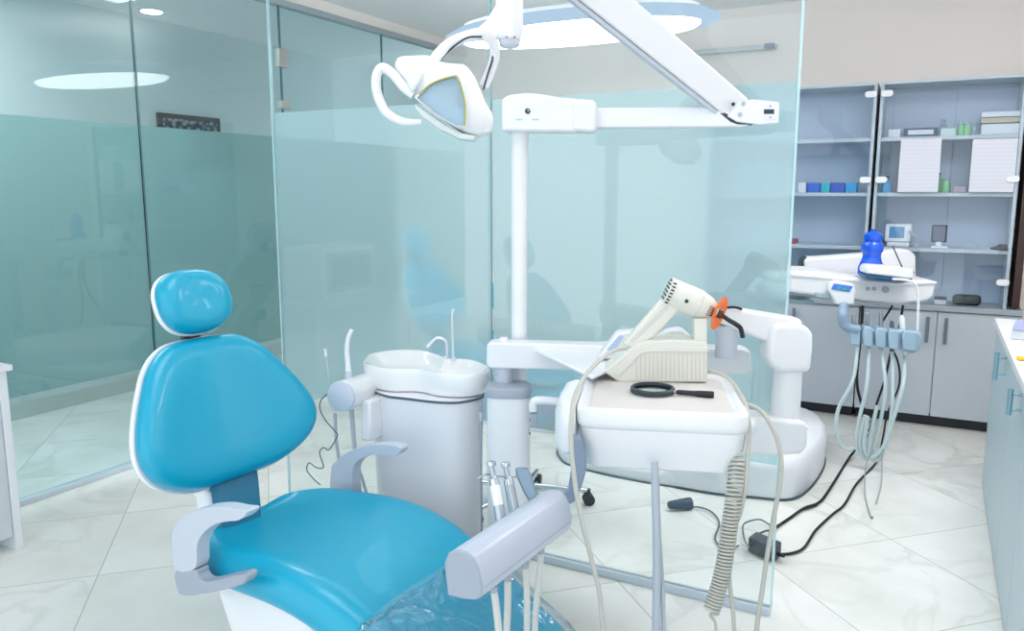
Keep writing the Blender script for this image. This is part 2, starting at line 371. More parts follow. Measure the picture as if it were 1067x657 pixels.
# sheets of paper taped on the glass
def sheet_mat():
    m = mat('printed_paper', rgb(214, 216, 226), .6); nt = m.node_tree; tc = nt.nodes.new('ShaderNodeTexCoord'); wv = nt.nodes.new('ShaderNodeTexWave'); wv.bands_direction = 'Z'
    wv.inputs['Scale'].default_value = 14; wv.inputs['Distortion'].default_value = 0
    nz = nt.nodes.new('ShaderNodeTexNoise'); nz.inputs['Scale'].default_value = 60
    c = nt.nodes.new('ShaderNodeValToRGB'); c.color_ramp.elements[0].color = rgb(210, 212, 223); c.color_ramp.elements[1].color = rgb(216, 218, 228); c.color_ramp.elements[1].position = .35
    nt.links.new(tc.outputs['Object'], wv.inputs['Vector']); nt.links.new(wv.outputs['Fac'], c.inputs[0]); nt.links.new(c.outputs[0], nt.nodes['Principled BSDF'].inputs['Base Color']); return m
SHM = sheet_mat()
for (a, c, lab) in (((939, 145), (979, 200), 'white printed sheet taped to the glass above the small white device'), ((1014, 145), (1058, 200), 'white printed sheet taped to the glass near the right end, under the stacked trays')):
    p, q = W(*a, Y=CY-.008), W(*c, Y=CY-.008)
    b = B(); box(b, (p.x, CY-.007, q.z), (q.x-.01, CY-.0055, p.z)); o = obj('paper_sheet', b, SHM); o.location = (0, 0, 0); tag(o, lab, 'sheet of paper')
# things on the shelves
IY = CY+.05
def item_box(name, px0, px1, shelf, h, m, label, cat, depth=.14, bev=.003, group=None, y=IY, base=None):
    z = (SH[shelf]+.0115) if base is None else base
    py = 199-(z-1.46)*0-0
    x0 = W(px0, 150, Y=y).x; x1 = W(px1, 150, Y=y).x
    b = B(); box(b, (x0, y, z), (x1, y+depth, z+h)); o = obj(name, b, m, bev=bev); tag(o, label, cat, group); return o
CB = mat('cobalt_card', rgb(22, 84, 196), .4); TB = mat('turquoise_card', rgb(30, 170, 190), .4); CB2 = mat('royal_card', rgb(34, 66, 176), .4); SK = mat('sky_card', rgb(20, 150, 214), .4)
PW = mat('pale_card', rgb(214, 220, 226), .5)
for (p0, p1, m, lab) in ((843.5, 857, CB, 'cobalt blue box on the left cabinet shelf, leftmost of the blue row'), (858, 867.5, TB, 'turquoise box between the two darker blue boxes'), (868.5, 883, CB2, 'royal blue box right of the turquoise box'), (884, 895.5, SK, 'sky blue box at the right end of the blue row')):
    item_box('blue_box', p0, p1, 1, .062, m, lab, 'box', group='blue boxes on the left cabinet shelf')
item_box('white_box', 834, 842.5, 1, .066, PW, 'small white box left of the blue boxes on the shelf', 'box')
item_box('red_box', 826, 834, 0, .03, mat('red_card', rgb(170, 40, 50), .5), 'little red box on the shelf beside the glass screen edge', 'box')
def bottle(px, shelf, h, r, m, capm, label, cat='bottle', y=IY+.03, neck=.35, name='bottle', base=None):
    z = (SH[shelf]+.0115) if base is None else base; x = W(px, 150, Y=y).x
    t = thing(name, label, cat, (x, y, z))
    b = B(); lathe(b, (x, y, z), (0, 0, 1), [(0, r*.92), (.004, r), (h*.62, r), (h*.76, r*neck), (h*.86, r*neck)], 20); obj('body', b, m, t)
    b = B(); lathe(b, (x, y, z+h*.86), (0, 0, 1), [(0, r*neck*1.25), (h*.14, r*neck*1.2)], 16); obj('cap', b, capm, t)
    return t
CLB = glass('bottle_glass', (.82, .93, .92, 1), 2.0); GRB = mat('green_liquid_bottle', rgb(120, 190, 130), .2, coat=.3)
item_box('white_box', 925, 937.5, 2, .05, PW, 'low pale box at the left end of the top shelf', 'box')
# ring binder lying on its side
x0, x1 = W(940.5, 150, Y=IY).x, W(976, 150, Y=IY).x; zz = SH[2]+.012
bt = thing('ring_binder', 'navy ring binder with a white spine label lying on the top shelf', 'binder', ((x0+x1)/2, IY, zz))
b = B(); box(b, (x0, IY, zz), (x1, IY+.2, zz+.052)); obj('cover', b, mat('navy_card', rgb(34, 48, 96), .45), bt, bev=.004)
b = B(); box(b, (x0+.025, IY-.0015, zz+.013), (x1-.022, IY+.001, zz+.04)); obj('spine_label', b, PW, bt)
item_box('white_box', 979, 995, 2, .045, mat('mint_card', rgb(196, 214, 208), .5), 'low pale green box under the clear flask on the top shelf', 'box')
bottle(981.5, 2, .11, .026, CLB, GREY, 'clear conical flask standing behind the pale green box', 'flask', y=IY+.16, neck=.4, name='flask')
for px, lab in ((1000, 'small clear jar with green liquid, left one of the three on the top shelf'), (1007, 'small clear jar with green liquid, middle one of the three on the top shelf'), (1014, 'small clear jar with green liquid, right one beside the stacked trays')):
    bottle(px, 2, .075, .021, GRB if px != 1014 else CLB, CLB, lab, 'jar', name='jar', neck=.7)
for z0, h, lab, m in ((0, .06, 'white plastic tray box at the bottom of the stack on the top shelf', PW), (.066, .03, 'tan tray in the middle of the stack on the top shelf', mat('tan_tray', rgb(186, 176, 150), .5)), (.1, .03, 'white lid tray on top of the stack on the top shelf', PW)):
    item_box('storage_tray', 1021-(z0 > .03)*1, 1064, 2, h, m, lab, 'tray', base=SH[2]+.0125+z0, depth=.16, group='stacked trays on the top shelf')
bottle(927, 1, .10, .028, mat('blue_label_bottle', rgb(90, 160, 210), .3), BLK, 'blue bottle with a dark pump beside the cabinet clips', y=IY)
bottle(982, 1, .12, .014, mat('green_bottle', rgb(40, 140, 70), .3), BLK, 'slim green bottle standing right of the first paper sheet')
bottle(989, 1, .085, .026, GRB, CLB, 'wide jar of pale green liquid beside the slim green bottle', 'jar', name='jar', neck=.7)
item_box('pink_box', 997, 1011, 1, .035, mat('pink_card', rgb(176, 156, 170), .5), 'low dusty pink box left of the second paper sheet', 'box')
# white apparatus with screen on the middle shelf
zz = SH[0]+.012; x = W(936, 240, Y=IY).x
ap = thing('desk_device', 'small white device with a blue screen and a coiled lead on the lower shelf', 'device', (x, IY, zz))
b = B(); box(b, (x-.075, IY, zz+.03), (x+.075, IY+.12, zz+.14)); obj('housing', b, WHITE2, ap, bev=.012, seg=3)
b = B(); box(b, (x-.06, IY-.01, zz), (x+.07, IY+.12, zz+.028)); obj('foot', b, WHITE2, ap, bev=.008)
b = B(); box(b, (x-.05, IY-.003, zz+.055), (x+.035, IY+.001, zz+.125)); obj('screen', b, mat('blue_screen', rgb(96, 150, 190), .15), ap, bev=.002)
b = B(); tube(b, [(x+.06, IY-.01, zz+.1), (x+.10, IY-.02, zz+.07), (x+.115, IY-.02, zz+.03), (x+.09, IY-.03, zz+.010), (x+.12, IY-.02, zz+.009)], .006); obj('lead', b, GREY, ap)
x = W(979, 240, Y=IY).x
ap = thing('card_terminal', 'small dark square screen on a stand in the middle of the lower shelf', 'screen', (x, IY, zz))
b = B(); box(b, (x-.042, IY, zz+.035), (x+.042, IY+.02, zz+.14)); obj('housing', b, BLK, ap, bev=.005)
b = B(); box(b, (x-.033, IY-.002, zz+.045), (x+.033, IY+.001, zz+.13)); obj('screen', b, mat('grey_screen', rgb(92, 98, 120), .2), ap)
b = B(); box(b, (x-.015, IY, zz+.01), (x+.015, IY+.02, zz+.04)); box(b, (x-.04, IY-.02, zz), (x+.05, IY+.05, zz+.012)); obj('stand', b, WHITE2, ap, bev=.003)
b = B(); tube(b, [(x+.05, IY+.01, zz+.006), (x+.10, IY-.02, zz+.004), (x+.16, IY+.0, zz+.045), (x+.2, IY+.02, zz+.03), (x+.22, IY+.03, zz+.006)], .002, 6); obj('lead', b, GREY, ap)
x = W(1045, 255, Y=IY).x
b = B(); lathe(b, (x, IY+.04, zz), (0, 0, 1), [(0, .06), (.008, .064), (.02, .03), (.03, .02)], 20, 1, 1.5); tag(obj('black_cloth', b, RUB), 'small black heap of cable at the right end of the lower shelf', 'cable heap')
# on the worktop
zz = .771
x0, x1 = W(993, 310, Y=IY).x, W(1023, 310, Y=IY).x
sp = thing('portable_speaker', 'black rounded portable speaker lying on the back worktop', 'speaker', ((x0+x1)/2, IY+.04, zz))
b = B(); lathe(b, (x0, IY+.04, zz+.034), (1, 0, 0), [(0, .012), (.006, .026), (.02, .033), (x1-x0-.02, .033), (x1-x0-.006, .026), (x1-x0, .012)], 24); obj('body', b, RUB, sp)
b = B(); lathe(b, (x0-.002, IY+.04, zz+.034), (1, 0, 0), [(0, .02), (.008, .021)], 24); obj('end_cap', b, BLK, sp)
x0, x1 = W(974, 310, Y=IY).x, W(986, 310, Y=IY).x
b = B(); box(b, (x0, IY, zz), (x1, IY+.1, zz+.03)); t = obj('white_carton', b, PW, bev=.002); tag(t, 'small white carton with a dark lid beside the black speaker', 'carton')
b = B(); box(b, (x0-.003, IY-.003, zz+.031), (x1+.003, IY+.1, zz+.04)); obj('lid', b, mat('plum_lid', rgb(64, 34, 44), .5), t)
# ------------------------------------------------------------------ right-hand counter
RX = .30; RYF = 4.49
TZ = W(1037, 333, X=RX-.012).z
rc = thing('counter_cabinet', 'pale blue counter cabinet with vertical bar handles along the right edge', 'cabinet', (RX+.3, 3, 0))
b = B(); box(b, (RX+.02, 1.2, .0), (1.0, RYF-.02, TZ-.034)); obj('carcass', b, CABP, rc)
ys = [1.2, 1.75, 2.32, 2.88, 3.42, 3.95, RYF-.01]
for i in range(6):
    b = B(); box(b, (RX, ys[i]+.004, .01), (RX+.019, ys[i+1]-.004, TZ-.04)); d = obj('door', b, CABP, rc, bev=.002)
for (px, t0, t1) in ((1039.5, 359, 403), (1054, 393, 440)):
    q0, q1 = W(px+.6, t0, X=RX-.035), W(px-.6, t1, X=RX-.035); q0.z = min(q0.z, TZ-.045)
    b = B(); cyl(b, (RX-.035, q0.y, q1.z), (RX-.035, q0.y, q0.z), .009, seg=14); 
    for k in (.2, .8): cyl(b, (RX-.035, q0.y, q1.z+(q0.z-q1.z)*k), (RX, q0.y, q1.z+(q0.z-q1.z)*k), .005, seg=10)
    obj('handle', b, mat('teal_steel', rgb(150, 186, 200), .3, metal=.6), rc)
b = B(); box(b, (RX-.004, 2.30, .01), (RX+.001, 2.325, TZ-.04)); obj('edge_strip', b, DGREY, rc)
b = B(); box(b, (RX-.012, 1.19, TZ-.032), (1.01, RYF, TZ)); tag(obj('worktop', b, CTOP, bev=.003), 'white counter top on the pale blue cabinet at the right edge', 'worktop')
q = W(1062, 358, Z=TZ)
bx = thing('tissue_box', 'white box with a lilac top lying on the right counter', 'box', (q.x, q.y, TZ))
f4 = frame((q.x+.03, q.y+.09, TZ), -8)
b = B(); prism(b, [f4(-.05, 0, .001), f4(.2, 0, .001), f4(.2, 0, .04), f4(-.05, 0, .04)], f4(0, .14)-f4(0, 0)); obj('carton', b, PW, bx, bev=.002)
b = B(); prism(b, [f4(-.05, -.004, .041), f4(.2, -.004, .041), f4(.2, .14, .062), f4(-.05, .14, .062)], (0, 0, .003)); obj('top_flap', b, mat('lilac_card', rgb(150, 156, 200), .5), bx)
q = W(1064, 375, Z=TZ)
b = B(); box(b, (q.x-.015, q.y-.02, TZ+.001), (q.x+.10, q.y+.02, TZ+.012)); tag(obj('yellow_marker', b, mat('yellow_plastic', rgb(236, 190, 20), .4), bev=.004), 'yellow marker lying on the right counter in front of the box', 'marker')
# ------------------------------------------------------------------ left desk with a steriliser (seen in the glass)
dk = thing('desk', 'white desk with a slab end panel at the left edge', 'desk', (-3.45, 1.3, 0))
DX = -3.245; DZ = .776
b = B(); box(b, (-3.66, 1.765, 0), (DX, 1.795, DZ-.026)); obj('end_panel', b, WHITE2, dk, bev=.002)
b = B(); box(b, (-3.66, .82, 0), (DX, .85, DZ-.026)); obj('end_panel', b, WHITE2, dk, bev=.002)
b = B(); box(b, (DX-.025, .852, .06), (DX-.008, 1.763, DZ-.026)); obj('front_panel', b, mat('desk_front', rgb(206, 212, 220), .45), dk, bev=.002)
b = B(); box(b, (-3.67, .80, DZ-.025), (DX+.02, 1.81, DZ)); obj('desk_top', b, WHITE2, dk, bev=.003)
st = thing('sterilizer', 'white boxy steriliser with a dark framed window on the left desk, seen in the glass', 'steriliser', (-3.4, 1.3, DZ))
b = B(); box(b, (-3.64, 1.08, DZ+.001), (-3.34, 1.62, DZ+.34)); obj('housing', b, WHITE2, st, bev=.012)
b = B(); box(b, (-3.338, 1.12, DZ+.05), (-3.325, 1.58, DZ+.30)); d = obj('door', b, GREY, st, bev=.004)
b = B(); box(b, (-3.326, 1.16, DZ+.08), (-3.32, 1.54, DZ+.27)); obj('window', b, BLK2, d)
# ------------------------------------------------------------------ dental chair
CA = -4
def cspline(pts, n=6):
    m = len(pts); out = []
    for i in range(m):
        a, b_, c, d = (V((*pts[(i+k) % m], 0)) for k in (-1, 0, 1, 2))
        for k in range(n):
            t = k/n; p = .5*((2*b_)+(c-a)*t+(2*a-5*b_+4*c-d)*t*t+(3*b_-a-3*c+d)*t**3); out.append((p.x, p.y))
    return out
def pillow(bm, fn, outline, prof, c):
    rings = [[fn(c[0]+(u-c[0])*s, c[1]+(v-c[1])*s, h) for u, v in outline] for s, h in prof]
    return loft(bm, rings)
CO = V((-1.50, 1.64, 0))
BACK_R = [(.09, .112), (.17, .120), (.246, .147), (.298, .186), (.322, .238), (.316, .297), (.288, .365), (.250, .432), (.207, .496), (.15, .543), (.08, .564)]
def make_chair(loc, deg, label):
    t = thing('dental_chair', label, 'dental chair', loc, math.radians(deg))
    L = dict(parent=t, local=True)
    # seat and leg rest in one upholstered sweep
    path = [(-.262, .485, .13, .4), (-.257, .487, .19, .7), (-.242, .49, .235, .9), (-.205, .496, .265, 1), (-.13, .503, .283, 1), (-.02, .510, .290, 1), (.08, .515, .293, 1), (.17, .511, .293, 1), (.26, .494, .290, 1), (.35, .460, .285, 1), (.45, .408, .278, 1), (.56, .345, .27, 1), (.70, .262, .26, 1), (.84, .185, .245, .95), (.90, .155, .20, .8), (.915, .147, .15, .5)]
    prof = [(0, 0), (.25, .001), (.5, .007), (.68, .016), (.80, .021), (.89, .015), (.955, -.004), (.99, -.028), (1, -.048), (.985, -.068), (.94, -.080), (.84, -.084), (.4, -.085), (0, -.085)]
    def section(i, dz=0, dw=0):
        x, z, w, th = path[i]; x0, z0 = path[max(i-1, 0)][:2]; x1, z1 = path[min(i+1, len(path)-1)][:2]
        tx, tz = x1-x0, z1-z0; l = math.hypot(tx, tz); nx, nz = -tz/l, tx/l
        half = [(y*(w+dw), (h-.04)*th+.04*1+dz) for y, h in prof]
        pts = [(y, h) for y, h in half]+[(-y, h) for y, h in half[-2:0:-1]]
        return [V((x+nx*h, y, z+nz*h)) for y, h in pts]
    b = B(); loft(b, [section(i) for i in range(len(path))]); obj('seat', b, TEAL, sub=1, **L)
    # back rest plane leaning back
    rec = math.radians(20); up = V((-math.sin(rec), 0, math.cos(rec))); N = V((math.cos(rec), 0, math.sin(rec))); P0 = V((-.25, -.035, .50))
    def bp(u, v, h): return P0+V((0, 1, 0))*u+up*v+N*(h+.55*u*u)
    out = cspline(BACK_R+[(-u, v) for u, v in BACK_R[::-1]], 4)
    out = [(u*.955, .335+(v-.335)*.955) for u, v in out]
    c = (0, .34)
    b = B(); pillow(b, bp, out, [(.2, -.03), (.8, -.03), (.965, -.026), (1, -.008), (1, .006), (.985, .022), (.95, .034), (.88, .043), (.75, .047), (.6, .046), (.45, .044), (.3, .043), (.15, .043), (.03, .043)], c); obj('backrest', b, TEAL, angle=80, **L)
    b = B(); pillow(b, bp, out, [(.2, -.062), (.7, -.06), (.93, -.052), (1.02, -.034), (1.028, -.022), (1.015, -.016), (.9, -.02), (.3, -.03)], c); obj('back_shell', b, WHITE, angle=80, **L)
    hc = (0, .664)
    ho = [(.120*math.copysign(abs(math.cos(a))**.82, math.cos(a)), .664+.098*math.copysign(abs(math.sin(a))**.82, math.sin(a))) for a in [2*PI*k/48 for k in range(48)]]
    def hp(u, v, h): return P0+V((0, 1, 0))*u+up*v+N*(h+.02+.8*u*u)
    b = B(); pillow(b, hp, ho, [(.2, -.02), (.85, -.02), (.97, -.014), (1, .002), (.985, .018), (.93, .034), (.82, .045), (.66, .051), (.45, .052), (.25, .051), (.04, .05)], hc); obj('headrest', b, TEAL, angle=80, **L)
    b = B(); pillow(b, hp, ho, [(.2, -.045), (.8, -.042), (1.0, -.026), (1.03, -.014), (1.0, -.008), (.3, -.015)], hc); obj('headrest_shell', b, WHITE, angle=80, **L)
    b = B(); pr_ = [bp(u, v, h) for u, v, h in ((-.03, .52, -.03), (.03, .52, -.03), (.03, .52, -.05), (-.03, .52, -.05))]; loft(b, [pr_, [p+up*.1+N*.02 for p in pr_]]); obj('neck_bar', b, BLK2, bev=.005, **L)
    # stem joining seat and back
    def sp(u, v, h): return P0+V((0, 1, 0))*(u-.30*max(0, .14-v))+up*v+N*h
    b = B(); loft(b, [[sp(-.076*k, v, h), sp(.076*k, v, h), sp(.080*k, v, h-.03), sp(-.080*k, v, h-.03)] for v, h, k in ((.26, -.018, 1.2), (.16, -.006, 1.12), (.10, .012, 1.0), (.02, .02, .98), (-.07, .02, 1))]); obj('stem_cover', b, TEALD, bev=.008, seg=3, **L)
    b = B(); loft(b, [[sp(-.096*k, v, h-.012), sp(.096*k, v, h-.012), sp(.096*k, v, h-.07), sp(-.096*k, v, h-.07)] for v, h, k in ((.28, -.03, 1.25), (.16, -.02, 1.15), (.10, 0, 1.0), (.02, .01, .98), (-.10, .01, 1.05))]); obj('stem', b, WHITE, bev=.01, seg=3, **L)
    # under body
    b = B(); loft(b, [[V((x0, -y, z)), V((x1, -y, z)), V((x1, y, z)), V((x0, y, z))] for z, x0, x1, y in ((.425, -.15, .22, .22), (.38, -.17, .21, .23), (.22, -.13, .14, .21), (.10, -.11, .12, .18))]); obj('under_shell', b, WHITE, bev=.02, seg=3, **L)
    b = B(); loft(b, [[V((x, -.2, z0)), V((x, .2, z0)), V((x, .2, z1)), V((x, -.2, z1))] for x, z0, z1 in ((.10, .22, .40), (.30, .24, .385), (.50, .16, .30), (.66, .10, .21))]); obj('link_cover', b, DGREY, bev=.012, **L)
    b = B(); slab(b, I4, rrect(-.30, -.24, .50, .24, .14), 0, .05, top=[(0, 0), (.04, 0), (.055, .015)]); obj('floor_plate', b, WHITE2, bev=.004, **L)
    b = B(); box(b, (-.08, -.13, .05), (.1, .13, .12)); obj('lift_column', b, DGREY, bev=.01, **L)
    return t
chair = make_chair(CO, CA, 'teal upholstered dental chair with grey armrests in the foreground')
# clear foot cover over the leg rest
def foot_cover(t):
    b = B(); rows = []
    for x, z, w in ((.40, .447, .284), (.405, .460, .29), (.43, .452, .292), (.50, .410, .286), (.58, .362, .28), (.68, .303, .272), (.78, .247, .266), (.88, .195, .25)):
        rows.append([V((x+.008*math.sin(9*y+x*20), y*w, z+.006*math.sin(13*y+31*x)+(.0 if abs(y) < .93 else -.045))) for y in (-1.015, -1.0, -.9, -.75, -.6, -.4, -.2, 0, .2, .4, .6, .75, .9, 1.0, 1.015)])
    vv = [[b.verts.new(p) for p in r] for r in rows]
    for r, s in zip(vv, vv[1:]):
        for i in range(len(r)-1): b.faces.new((r[i], r[i+1], s[i+1], s[i]))
    o = obj('foot_cover', b, PLAST, t, local=True, label='crinkled clear plastic foot cover', angle=80)
    md = o.modifiers.new('thick', 'SOLIDIFY'); md.thickness = .0015
    b = B(); tube(b, [V((.402+.006*math.sin(7*y), y*.285, .464+.008*(.7 < abs(y) < .95)-.03*(abs(y) > .95))) for y in (-1, -.7, -.4, 0, .4, .7, 1)], .007); obj('cover_hem', b, PLAST, o, local=True)
foot_cover(chair)
def cloc(x, y, z): return wm(chair) @ V((x, y, z))
def arm(yl, pts, brk, th=.040):
    f, e, n = vplane(cloc(0, yl, 0), CA)
    b = B(); prism(b, [f(*p) for p in cspline(pts, 3)], n*th); obj('armrest', b, LAV, chair, bev=.013, seg=4, angle=60)
    b = B(); prism(b, [f(*p)+n*.001 for p in cspline(brk, 3)], n*(th-.002)); obj('armrest_bracket', b, GREY, chair, bev=.011, seg=4, angle=60)
arm(-.345, [(182, 593), (178.5, 562), (180, 552), (187, 541), (200, 532.5), (216, 528.5), (232, 528), (247, 531), (256, 532), (256, 536), (248, 542), (238, 543), (224, 546), (212, 555), (205, 568), (203, 592)],
    [(182, 594.5), (203, 593.5), (206, 601), (216, 606), (252, 598), (252, 609), (217, 618), (192, 621), (184, 615)])
arm(.295, [(345, 518), (345, 488), (349, 481), (359, 472.5), (373, 466.5), (391, 463), (408, 463), (416, 466), (417, 470), (411, 475), (400, 475), (391, 473), (378, 477), (370, 483), (367, 493), (365, 518)],
    [(345, 519), (365, 519), (372, 530), (390, 535), (390, 545), (350, 540)])
# ------------------------------------------------------------------ cuspidor unit
sk = thing('cuspidor_unit', 'white cuspidor cabinet with kidney-shaped basin beside the dental chair', 'dental cabinet', tuple(W(440, 378, Z=0).xy.to_3d()) if False else (-1.33, 2.02, 0))
TOPZ = .87
rim_px = [(378, 375), (385, 368), (403, 364.5), (420, 363.5), (440, 364.5), (456, 369), (468, 373.5), (482, 373.5), (498, 376), (510, 382), (509, 386), (498, 389), (479, 390), (457, 388.5), (440, 385), (424, 384), (405, 384), (390, 382), (380, 379)]
rim = [W(*p, Z=TOPZ) for p in rim_px]; rimp = cspline([(p.x, p.y) for p in rim], 4)
cx = sum(p[0] for p in rimp)/len(rimp); cy = sum(p[1] for p in rimp)/len(rimp)
def rs(s, z): return [V((cx+(x-cx)*s, cy+(y-cy)*s, z)) for x, y in rimp]
b = B(); loft(b, [rs(.90, TOPZ-.082), rs(.965, TOPZ-.074), rs(.995, TOPZ-.055), rs(1, TOPZ-.02), rs(.995, TOPZ-.006), rs(.975, TOPZ), rs(.94, TOPZ-.002), rs(.90, TOPZ-.012), rs(.8, TOPZ-.035), rs(.6, TOPZ-.05), rs(.3, TOPZ-.056), rs(.05, TOPZ-.058)]); obj('basin', b, mat('ceramic_white', rgb(240, 241, 242), .12, coat=.5), sk, angle=70)
body_px = [(386, 378), (400, 369), (440, 369), (470, 374), (498, 380), (503, 386), (480, 391), (455, 391), (425, 388), (400, 385)]
bpp = cspline([(W(*p, Z=TOPZ).x, W(*p, Z=TOPZ).y) for p in body_px], 4)
bx0 = sum(p[0] for p in bpp)/len(bpp); by0 = sum(p[1] for p in bpp)/len(bpp)
def bs(s, z): return [V((bx0+(x-bx0)*s, by0+(y-by0)*s, z)) for x, y in bpp]
b = B(); loft(b, [bs(.92, .03), bs(.93, .3), bs(.97, .62), bs(.99, TOPZ-.084)]); obj('body', b, WHITE2, sk, angle=60)
b = B(); loft(b, [bs(.89, 0), bs(.89, .03)]); obj('plinth', b, GREY, sk)
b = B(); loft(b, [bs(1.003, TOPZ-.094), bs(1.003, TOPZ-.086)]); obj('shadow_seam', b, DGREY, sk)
fr_ = [W(500.5, 418, Z=.80), W(500.5, 418, Z=.80)]
b = B(); p = P(501, 410, 2.60); cyl(b, (p.x, p.y, .30), (p.x, p.y, .77), .0035); obj('door_gap', b, GREY, sk)
b = B(); cyl(b, (p.x+.001, p.y-.002, .715), (p.x+.001, p.y-.002, .745), .007); obj('hinge', b, LAV, sk)
# side flange where the assistant arm is fixed
q = P(386, 435, 2.70)
b = B(); box(b, (q.x-.012, q.y-.04, q.z-.07), (q.x+.03, q.y+.04, q.z+.07)); obj('side_flange', b, WHITE, sk, bev=.008)
# rinse spout and cup filler
def bt_(px, py, dz=0): q = W(px, py, Z=TOPZ-.004); return q
q = bt_(466, 374); fv, e, n = vplane(q, 28)
b = B(); tube(b, [q]+[fv(*p) for p in ((466, 362), (464.5, 355), (459, 352), (453, 353), (445, 361.5))], .0052, 10); cyl(b, q, q+V((0, 0, .012)), .010); obj('rinse_spout', b, mat('white_metal', rgb(226, 232, 238), .2, metal=.3), sk)
q = bt_(472.5, 375); fv, e, n = vplane(q, 28)
b = B(); tube(b, [q]+[fv(*p) for p in ((472, 355), (471.5, 338), (471.5, 326), (473, 322))], [.005, .0048, .0055, .0065, .005], 10); cyl(b, q, q+V((0, 0, .012)), .009); obj('cup_filler', b, mat('white_metal_b', rgb(222, 230, 236), .2, metal=.3), sk)
# assistant holder and its tools
def axis_tube(bm, a, c, prof, seg=28): 
    d = c-a; return lathe(bm, a, d, prof, seg)
a = P(355, 413, 2.60); c = P(388, 402, 2.80)
b = B(); ln = (c-a).length
lathe(b, a, c-a, [(.002, .047), (.008, .052), (ln-.01, .052), (ln, .047)], 28); obj('assistant_holder', b, WHITE, sk)
b = B(); lathe(b, a, c-a, [(-.006, .044), (-.003, .0495), (.006, .0515)], 28); obj('holder_cap', b, LAV, sk)
b = B(); g = (a+c)/2; cyl(b, g+V((.02, .02, -.03)), g+V((.02, .02, -.075)), .012); tube(b, [g+V((.02, .02, -.075)), g+V((.06, .05, -.08)), V((q.x, q.y, g.z-.08))], .016, flat=.7); obj('holder_bracket', b, GREY, sk)
q = P(362, 392, 2.68); fv, e, n = vplane(q, 28)
su = thing('suction_tip', 'white curved suction tube standing in the holder left of the basin', 'suction handpiece', tuple(q))
b = B(); tube(b, [fv(*p) for p in ((363.5, 397), (362.5, 380), (361.5, 364), (363, 352), (366.5, 343.5))], [.013, .009, .0084, .0075, .0075], 12); obj('tube', b, mat('white_tube', rgb(238, 240, 242), .3), su)
b = B(); tube(b, [fv(*p) for p in ((365, 400), (363.5, 392), (363.3, 386))], [.015, .015, .011], 14); obj('collar', b, LAV, su)
b = B(); tube(b, [fv(*p) for p in ((366, 424), (368, 450), (371, 480), (376, 520), (384, 545))], .008, 10); obj('hose', b, HOSEB, su)
q = P(343, 404, 2.72); fv, e, n = vplane(q, 28)
su = thing('saliva_ejector', 'thin grey saliva ejector with a white tip, left of the suction tube', 'suction handpiece', tuple(q))
b = B(); tube(b, [fv(*p) for p in ((344, 404), (342, 387), (339.5, 370))], .0030, 8); obj('tube', b, HOSEB, su)
b = B(); tube(b, [fv(*p) for p in ((339.6, 371), (338.8, 363))], .0048, 10, False); obj('tip', b, WHITE, su)
b = B(); tube(b, [fv(*p) for p in ((349, 430), (350, 455), (353, 480), (356, 500), (362, 530))], .006, 10); obj('hose', b, HOSEB, su)
q = P(345, 440, 2.66); fv, e, n = vplane(q, 28)
b = B(); tube(b, [fv(*p) for p in ((341, 410), (334, 418), (334, 428), (341, 440), (350, 450), (351, 455), (343, 468), (337, 466), (333, 472), (337, 486), (330, 487), (322, 482), (320, 490), (328, 500), (334, 505))], .0022, 6)
tag(obj('thin_cable', b, mat('green_grey_cord', rgb(96, 122, 128), .5)), 'thin dark wavy cord hanging below the suction holder', 'cord')
b = B(); tube(b, [fv(*p) for p in ((372, 482), (378, 500), (384, 520), (390, 540))], .005, 8); tag(obj('waste_hose', b, HOSEB), 'pale hose slanting down behind the far armrest', 'hose')
# ------------------------------------------------------------------ unit column with swing arms (tray support)
uc = thing('unit_column', 'white rounded column with a grey cap and long swing arm beside the basin', 'dental unit', (-1.10, 2.1, 0))
c0 = P(530, 395, 2.52); UF = frame((c0.x, c0.y, 0), 24)
b = B(); slab(b, UF, rrect(-.068, -.05, .068, .065, .035), 0, .82); obj('column', b, WHITE, uc, angle=60)
capz = W(530, 388, Z=.86).z
b = B(); slab(b, UF, rrect(-.071, -.053, .071, .068, .037), 0, 0, top=[(.82, 0), (.846, 0), (.852, .006)]); obj('cap', b, GREY, uc, angle=60)
for k in (.745, .79, .70):
    b = B(); q = UF(.068, -.02, k); cyl(b, q, q+(UF(1, 0)-UF(0, 0))*.003, .004); obj('screw', b, BLK, uc)
# swing arm
fv, e, n = vplane(P(530, 370, 2.56), 22)
arm_pts = [fv(*p) for p in ((508.5, 357), (512, 354.5), (650, 358), (773, 361), (780.5, 364), (781, 383), (776, 388), (650, 384.5), (512, 381.5), (508, 378))]
b = B(); prism(b, [p-n*.035 for p in arm_pts], n*.07); obj('swing_arm', b, WHITE, uc, bev=.012, seg=3)
b = B(); q = fv(525, 381); cyl(b, (q.x, q.y, .845), (q.x, q.y, q.z+.01), .03); obj('arm_pivot', b, LAV, uc)
b = B(); q = fv(525, 355); lathe(b, q, (0, 0, 1), [(-.005, .016), (.006, .016), (.012, .012)]); obj('pivot_pin', b, WHITE, uc)
